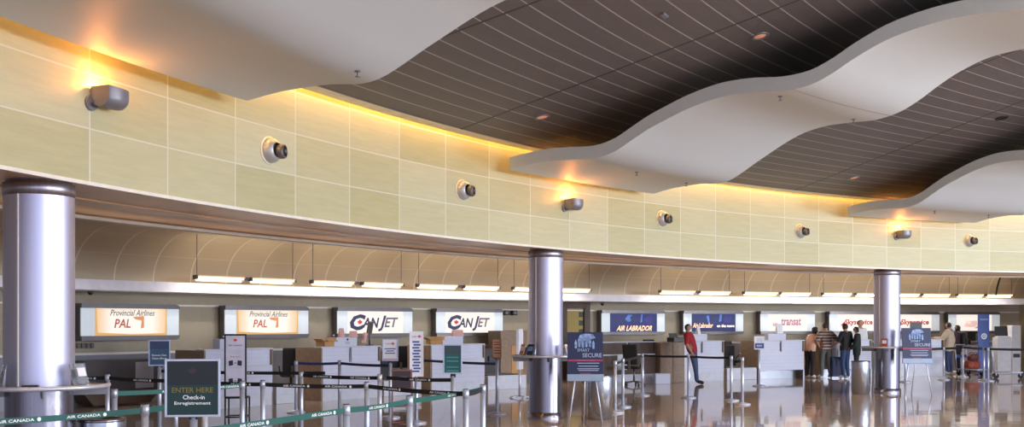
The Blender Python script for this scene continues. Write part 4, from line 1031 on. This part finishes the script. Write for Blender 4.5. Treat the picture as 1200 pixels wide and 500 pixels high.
# ------------------------------------------------------------------ people
def person(label, pos, rz, shirt, trousers, hair, shoes='#d8d8d8', h=1.75, pose=None, long_sleeve=False, hairlen=0.0, build=1.0, jacket=False, stripes=None, skin=None):
    P = {'pelvis': (0, 0, .96), 'spine': (0, .0, 1.13), 'chest': (0, .01, 1.32), 'neckb': (0, .02, 1.46), 'neck': (0, .005, 1.53), 'headb': (0, -.015, 1.58), 'head': (0, -.015, 1.65), 'crown': (0, 0, 1.725),
         'nose': (0, -.118, 1.635), 'earL': (.082, .0, 1.635), 'earR': (-.082, .0, 1.635),
         'shL': (.18, .02, 1.42), 'elL': (.24, .05, 1.15), 'wrL': (.25, -.04, .91), 'haL': (.25, -.06, .85),
         'shR': (-.18, .02, 1.42), 'elR': (-.24, .05, 1.15), 'wrR': (-.25, -.04, .91), 'haR': (-.25, -.06, .85),
         'hiL': (.095, 0, .90), 'knL': (.10, -.02, .50), 'anL': (.105, .03, .09), 'toL': (.12, -.14, .045),
         'hiR': (-.095, 0, .90), 'knR': (-.10, -.02, .50), 'anR': (-.105, .03, .09), 'toR': (-.12, -.14, .045)}
    if pose: P.update(pose)
    P = {k: Vector(v) for k, v in P.items()}
    Rr = {'pelvis': (.155*build, .115), 'spine': (.145*build, .105), 'chest': (.165*build, .115), 'neckb': (.085, .07), 'neck': (.052, .052), 'headb': (.068, .075), 'head': (.083, .098), 'crown': (.055, .065), 'nose': (.012, .014), 'earL': (.012, .022), 'earR': (.012, .022),
          'sh': (.068, .068), 'el': (.046, .046), 'wr': (.03, .03), 'ha': (.034, .02), 'hi': (.095, .095), 'kn': (.062, .062), 'an': (.042, .042), 'to': (.036, .028)}
    order = list(P.keys()); edges = [('pelvis', 'spine'), ('spine', 'chest'), ('chest', 'neckb'), ('neckb', 'neck'), ('neck', 'headb'), ('headb', 'head'), ('head', 'crown'), ('head', 'nose'), ('head', 'earL'), ('head', 'earR')]
    for s in 'LR': edges += [('chest', 'sh'+s), ('sh'+s, 'el'+s), ('el'+s, 'wr'+s), ('wr'+s, 'ha'+s), ('pelvis', 'hi'+s), ('hi'+s, 'kn'+s), ('kn'+s, 'an'+s), ('an'+s, 'to'+s)]
    for s in 'LR':                                # five fingers
        w, hd = P['wr'+s], P['ha'+s]; d = (hd-w).normalized()
        side = d.cross(Vector((1, 0, 0)) if abs(d.x) < .8 else Vector((0, 0, 1))).normalized()
        for k in range(5):
            off = (k-1.5)*.019; ln = (.055, .066, .07, .062, .05)[k]
            if k == 4: b0 = w*.5+hd*.5+side*-.045; b1 = b0+d*.04+side*-.012
            else:
                b0 = hd+d*.03+side*off; b1 = b0+d*ln+d.cross(side)*.018
            n0, n1 = 'f%s%da' % (s, k), 'f%s%db' % (s, k)
            P[n0] = b0; P[n1] = b1; Rr[n0] = (.0095, .0095); Rr[n1] = (.008, .008)
            edges += [('ha'+s, n0), (n0, n1)]
    order = list(P.keys())
    me = bpy.data.meshes.new('body'); me.from_pydata([P[k] for k in order], [(order.index(a_), order.index(b_)) for a_, b_ in edges], [])
    o_ = bpy.data.objects.new('tmp_body', me); COL.objects.link(o_)
    sk = o_.modifiers.new('s', 'SKIN'); sk.use_smooth_shade = True
    if not me.skin_vertices: me.attributes
    for i, k in enumerate(order):
        rr = Rr.get(k) or Rr.get(k[:2]); sv = me.skin_vertices[0].data[i]; sv.radius = rr; sv.use_root = (k == 'pelvis')
    su = o_.modifiers.new('d', 'SUBSURF'); su.levels = 2; su.render_levels = 2
    dg = bpy.context.evaluated_depsgraph_get(); dg.update()
    bme = bpy.data.meshes.new_from_object(o_.evaluated_get(dg)); bpy.data.objects.remove(o_)
    bm = bmesh.new(); bm.from_mesh(bme)
    bmesh.ops.delete(bm, geom=[v for v in bm.verts if not v.link_faces], context='VERTS')
    bmesh.ops.delete(bm, geom=[e for e in bm.edges if not e.link_faces], context='EDGES')
    bmesh.ops.recalc_face_normals(bm, faces=bm.faces); bm.to_mesh(bme); bm.free()
    sc_ = h/1.75
    root = thing('person', label, 'person', pos, rz)
    for v in bme.vertices: v.co *= sc_
    sm = M('skin_'+(skin or 'c'), skin or '#b88872', .6)
    bme.materials.clear(); bme.materials.append(sm); bme.name = 'body'
    for p_ in bme.polygons: p_.use_smooth = True; p_.material_index = 0
    bo = bpy.data.objects.new('body', bme); COL.objects.link(bo); bo.parent = root
    # regions by nearest bone
    segs = {'torso': [('pelvis', 'spine'), ('spine', 'chest'), ('chest', 'neckb'), ('chest', 'shL'), ('chest', 'shR')], 'uparm': [('shL', 'elL'), ('shR', 'elR')], 'forearm': [('elL', 'wrL'), ('elR', 'wrR')],
            'hand': [('wrL', 'haL'), ('wrR', 'haR')]+[(x, y) for x, y in edges if x[0] == 'f' or y[0] == 'f'], 'head': [('neck', 'headb'), ('headb', 'head'), ('head', 'crown'), ('head', 'nose'), ('neckb', 'neck')],
            'leg': [('hiL', 'knL'), ('knL', 'anL'), ('hiR', 'knR'), ('knR', 'anR')], 'hip': [('pelvis', 'hiL'), ('pelvis', 'hiR')], 'footL': [('anL', 'toL')], 'footR': [('anR', 'toR')]}
    def dist(c, a_, b_):
        a_, b_ = P[a_]*sc_, P[b_]*sc_; d = b_-a_; t = max(0, min(1, (c-a_).dot(d)/max(d.length_squared, 1e-9))); return (c-a_-d*t).length
    reg = []
    for p_ in bme.polygons:
        c = p_.center; reg.append(min(((dist(c, x, y), k) for k, L in segs.items() for x, y in L))[1])
    def garment(name, pick, off, mat, flare=None):
        bm = bmesh.new(); bm.from_mesh(bme); bm.faces.ensure_lookup_table()
        bm.normal_update()
        for v in bm.verts: v.co += v.normal*(off if not flare else off+flare(v.co))
        dele = [f for i, f in enumerate(bm.faces) if not pick(i, bme.polygons[i].center)]
        bmesh.ops.delete(bm, geom=dele, context='FACES')
        left = set(bm.faces); isl = []
        while left:
            st = [left.pop()]; cur = [st[0]]
            while st:
                f = st.pop()
                for e_ in f.edges:
                    for g in e_.link_faces:
                        if g in left: left.discard(g); st.append(g); cur.append(g)
            isl.append(cur)
        isl.sort(key=len, reverse=True)
        bmesh.ops.delete(bm, geom=[f for c_ in isl[1:] for f in c_], context='FACES')
        bmesh.ops.delete(bm, geom=[v for v in bm.verts if not v.link_faces], context='VERTS')
        m_ = bpy.data.meshes.new(name); bm.to_mesh(m_); bm.free(); m_.materials.clear(); m_.materials.append(mat)
        for p_ in m_.polygons: p_.use_smooth = True; p_.material_index = 0
        q = bpy.data.objects.new(name, m_); COL.objects.link(q); q.parent = root; return q
    waist = (P['pelvis'].z-(.06 if not jacket else .16))*sc_
    mats = M('shirt_'+shirt, shirt, .8, na=.08)
    if stripes:
        mats = bpy.data.materials.new('striped_shirt'); mats.use_nodes = True; nt = mats.node_tree
        tc = nd(nt, 'ShaderNodeTexCoord'); sx = nd(nt, 'ShaderNodeSeparateXYZ'); nt.links.new(tc.outputs['Object'], sx.inputs[0])
        st = mth(nt, 'LESS_THAN', mth(nt, 'FRACT', mth(nt, 'MULTIPLY', sx.outputs[2], 11.0)), .5)
        nt.links.new(mixc(nt, st, lin(shirt), lin(stripes)), nt.nodes['Principled BSDF'].inputs['Base Color']); nt.nodes['Principled BSDF'].inputs['Roughness'].default_value = .8
    top_regs = ('torso', 'uparm')+(('forearm',) if long_sleeve else ())
    garment('trousers', lambda i, c: reg[i] in ('leg', 'hip') or (reg[i] == 'torso' and c.z < P['spine'].z*sc_-.03), .013, M('trousers_'+trousers, trousers, .8, na=.1))
    garment('jacket' if jacket else 'shirt', lambda i, c: (reg[i] in top_regs or reg[i] == 'hip' or (jacket and reg[i] == 'leg')) and c.z > waist-(0 if reg[i] != 'forearm' else 9), .024 if not jacket else .034, mats)
    for s in 'LR': garment('shoe', lambda i, c, s=s: reg[i] == 'foot'+s, .012, M('shoe_'+shoes, shoes, .6))
    cov = set(); seen = set()
    for i, p_ in enumerate(bme.polygons):
        (cov if reg[i] in ('torso', 'uparm', 'leg', 'hip', 'footL', 'footR') or (long_sleeve and reg[i] == 'forearm') else seen).update(p_.vertices)
    nn = [v.normal.copy() for v in bme.vertices]
    for vi in cov-seen: bme.vertices[vi].co -= nn[vi]*.012
    hz, hy = P['head'].z*sc_, P['head'].y*sc_; fx = P['head']
    fwd = (P['nose']-P['head']); fwd.z = 0; fwd.normalize()
    def hp(i, c):
        if reg[i] != 'head': return False
        d = c-P['head']*sc_; f_ = d.dot(fwd)
        if d.z < (-.085 if f_ < -.01 else -.02)-hairlen*1.2: return False
        if f_ > .035 and d.z < .045: return False
        if abs(d.z) < .035 and f_ > .0 and d.z < .02: return False
        return True
    garment('hair', hp, .014+hairlen*.12, M('hair_'+hair, hair, .7))
    side = Vector((-fwd.y, fwd.x, 0))
    for s in (-1, 1):
        e_ = (P['head']+fwd*.088+side*s*.032+Vector((0, 0, .012)))*sc_
        MB().sph(e_, .011, m_dark, n=8).build('eye', None, root)
    q = (P['head']+fwd*.088+Vector((0, 0, -.05)))*sc_
    MB().sph(q, .02, M('lips', '#8e5048', .6), (1, .6, .35), n=8).build('mouth', None, root)
    return root, P, sc_
def face_deg(deg): return math.radians(deg)
# facing: local -Y is the front; rz turns it.  rz = rot(a)+PI faces the counter (outward).
a_ = on_arc(812, 33.9)
person('person in a red T-shirt and blue jeans leaning back against the white counter', at(812, 29.9), math.radians(70), '#a0222c', '#3d4c70', '#3a2a22', '#2a2422', 1.74,
       {'pelvis': (0, 0, .95), 'spine': (.03, .06, 1.12), 'chest': (.05, .13, 1.30), 'neckb': (.06, .17, 1.43), 'neck': (.06, .16, 1.50), 'headb': (.06, .15, 1.55), 'head': (.06, .15, 1.62), 'crown': (.06, .17, 1.69), 'nose': (.04, .05, 1.61), 'earL': (.14, .15, 1.61), 'earR': (-.02, .17, 1.61),
        'shL': (.22, .13, 1.40), 'shR': (-.13, .15, 1.40), 'elL': (.28, .14, 1.12), 'wrL': (.26, .02, .90), 'haL': (.26, -.01, .84), 'elR': (-.22, .13, 1.13), 'wrR': (-.22, .0, .91), 'haR': (-.22, -.03, .85),
        'knL': (.11, -.06, .5), 'anL': (.12, -.08, .09), 'toL': (.13, -.26, .045), 'anR': (-.08, -.14, .09), 'knR': (-.09, -.08, .5), 'toR': (-.09, -.32, .045)})
def grp(px, D): return at(px, D)
def look(px): return rot(on_arc(px, 34.5))+PI
person('person in peach top and black trousers bending over the counter, left of the group', grp(949, 33.3), math.radians(128), '#d2a088', '#1d1b1e', '#241c1a', '#c8c4c0', 1.66,
       {'spine': (0, -.06, 1.12), 'chest': (0, -.14, 1.29), 'neckb': (0, -.20, 1.42), 'neck': (0, -.23, 1.48), 'headb': (0, -.26, 1.53), 'head': (0, -.28, 1.60), 'crown': (0, -.28, 1.675), 'nose': (0, -.385, 1.58), 'earL': (.082, -.27, 1.59), 'earR': (-.082, -.27, 1.59),
        'shL': (.17, -.20, 1.36), 'shR': (-.17, -.20, 1.36), 'elL': (.2, -.35, 1.15), 'wrL': (.15, -.55, 1.13), 'haL': (.14, -.61, 1.13), 'elR': (-.2, -.35, 1.15), 'wrR': (-.15, -.55, 1.13), 'haR': (-.14, -.61, 1.13)}, hairlen=.06)
person('stocky person in striped polo and grey trousers, hands on hips, seen from behind', grp(967.5, 33.3), look(968)-.1, '#4a3430', '#5e5c5a', '#2c201c', '#d8d6d4', 1.74,
       {'elL': (.38, .12, 1.16), 'wrL': (.22, -.02, 1.0), 'haL': (.18, -.07, .99), 'elR': (-.38, .12, 1.16), 'wrR': (-.22, -.02, 1.0), 'haR': (-.18, -.07, .99), 'anL': (.15, .03, .09), 'toL': (.19, -.13, .045), 'anR': (-.15, .03, .09), 'toR': (-.19, -.13, .045), 'knL': (.125, -.02, .5), 'knR': (-.125, -.02, .5)}, build=1.18, stripes='#a89488')
person('person in a black shirt and blue jeans with white shoes, beside the blue suitcase', grp(990.5, 33.0), look(990)+.25, '#17171b', '#33456c', '#2a1714', '#e2e2e2', 1.72, {'elL': (.27, -.05, 1.16), 'wrL': (.18, -.26, 1.1), 'haL': (.16, -.31, 1.1)}, build=1.1)
person('person in a dark green jacket turned to the counter, behind the far steel bin', grp(1004, 33.0), look(1004)+.9, '#1d2a26', '#22252c', '#1c1614', '#2a2a2a', 1.62, {'elL': (.26, -.02, 1.13), 'wrL': (.2, -.2, 1.02), 'haL': (.18, -.26, 1.02)}, long_sleeve=True, jacket=True)
person('clerk in a white shirt standing behind the counter at the back of the group', pol(35.75, on_arc(1008, 35.75)), look(1008)+PI, '#d8dae0', '#2a2c34', '#2a1c18', '#222222', 1.84, None, long_sleeve=True)
person('person in a cream jacket and jeans leaning on the counter, seen from behind', grp(1112, 35.5), look(1105)+.5, '#c9b9a2', '#3a4a70', '#3a2c26', '#cfcfcf', 1.76,
       {'chest': (0, -.04, 1.32), 'shR': (-.18, -.04, 1.42), 'elL': (.3, -.08, 1.18), 'wrL': (.3, -.34, 1.2), 'haL': (.3, -.4, 1.2), 'elR': (-.26, .02, 1.13)}, long_sleeve=True, jacket=True, build=1.08)
wr_, WP, wsc = person('person in a dark maroon coat with a black backpack, right of the person in cream', grp(1122.5, 36.0), look(1120)+.7, '#33202a', '#20222a', '#16110f', '#d0d0d0', 1.66, None, long_sleeve=True, jacket=True, hairlen=.1)
bp = thing('backpack', 'black backpack on the back of the person in the maroon coat', 'backpack', wr_.location+Vector((0, 0, 1.0)), wr_.rotation_euler.z)
MB().box((0, .2, .18), (.32, .17, .46), m_dark, bev=.06).build('bag_body', None, bp); MB().box((0, .29, .1), (.24, .06, .22), m_dark, bev=.025).build('front_pocket', None, bp)
for s in (-1, 1): MB().tube([(s*.1, .14, .36), (s*.12, .06, .44), (s*.12, -.09, .40), (s*.13, -.12, .22), (s*.14, .08, .02)], .016, m_gun, 6).build('shoulder_strap', None, bp)

# ------------------------------------------------------------------ light
w = bpy.data.worlds.new('hall_daylight'); bpy.context.scene.world = w; w.use_nodes = True
nt = w.node_tree; bg = nt.nodes['Background']
tc = nd(nt, 'ShaderNodeTexCoord'); dt = nd(nt, 'ShaderNodeVectorMath', operation='DOT_PRODUCT')
nt.links.new(tc.outputs['Generated'], dt.inputs[0]); dt.inputs[1].default_value = Vector((.72, -.68, .12)).normalized()
rp = nd(nt, 'ShaderNodeValToRGB'); nt.links.new(mth(nt, 'MULTIPLY_ADD', dt.outputs['Value'], .5, .5), rp.inputs['Fac'])
rp.color_ramp.elements[0].position = .45; rp.color_ramp.elements[0].color = (.10, .085, .09, 1)
rp.color_ramp.elements[1].position = .92; rp.color_ramp.elements[1].color = (.78, .87, 1.16, 1)
e = rp.color_ramp.elements.new(.68); e.color = (.38, .42, .56, 1)
nt.links.new(rp.outputs['Color'], bg.inputs['Color']); bg.inputs['Strength'].default_value = 2.0
def area(name, loc, target, sx, sy, e, col):
    l = bpy.data.lights.new(name, 'AREA'); l.shape = 'RECTANGLE'; l.size = sx; l.size_y = sy; l.energy = e; l.color = col
    o_ = bpy.data.objects.new(name, l); COL.objects.link(o_); o_.location = loc
    o_.rotation_euler = (Vector(target)-Vector(loc)).to_track_quat('-Z', 'Y').to_euler(); return o_
area('window_daylight', (36, 8, 3.4), (15, 37, 1.6), 9, 4, 5500, (.9, .95, 1.0))
area('window_daylight', (26, -6, 4.2), (6, 24, 1.5), 16, 5, 3500, (.86, .92, 1.0))
for a_, c_, e_ in ((8, (1, .80, .50), 420), (30, (1, .84, .58), 380), (52, (1, .97, .94), 330), (74, (.95, .98, 1), 520)):
    p = pol(15.5, a_, 6.7); area('overhead_fill', p, p-Vector((0, 0, 1)), 2.5, 2.5, e_, c_)  # unseen overhead fills added to brighten the floor, tinted warm towards the left

# ------------------------------------------------------------------ camera
cam = bpy.data.cameras.new('camera'); cam.sensor_width = 36; cam.lens = 36*F/1200
cam.shift_y = (H0-250)/1200; cam.clip_end = 300
co = bpy.data.objects.new('camera', cam); COL.objects.link(co); co.location = (0, 0, EYE); co.rotation_euler = (PI/2, 0, 0)
bpy.context.scene.camera = co
vs = bpy.context.scene.view_settings; vs.view_transform = 'Standard'; vs.look = 'None'; vs.exposure = 0.0
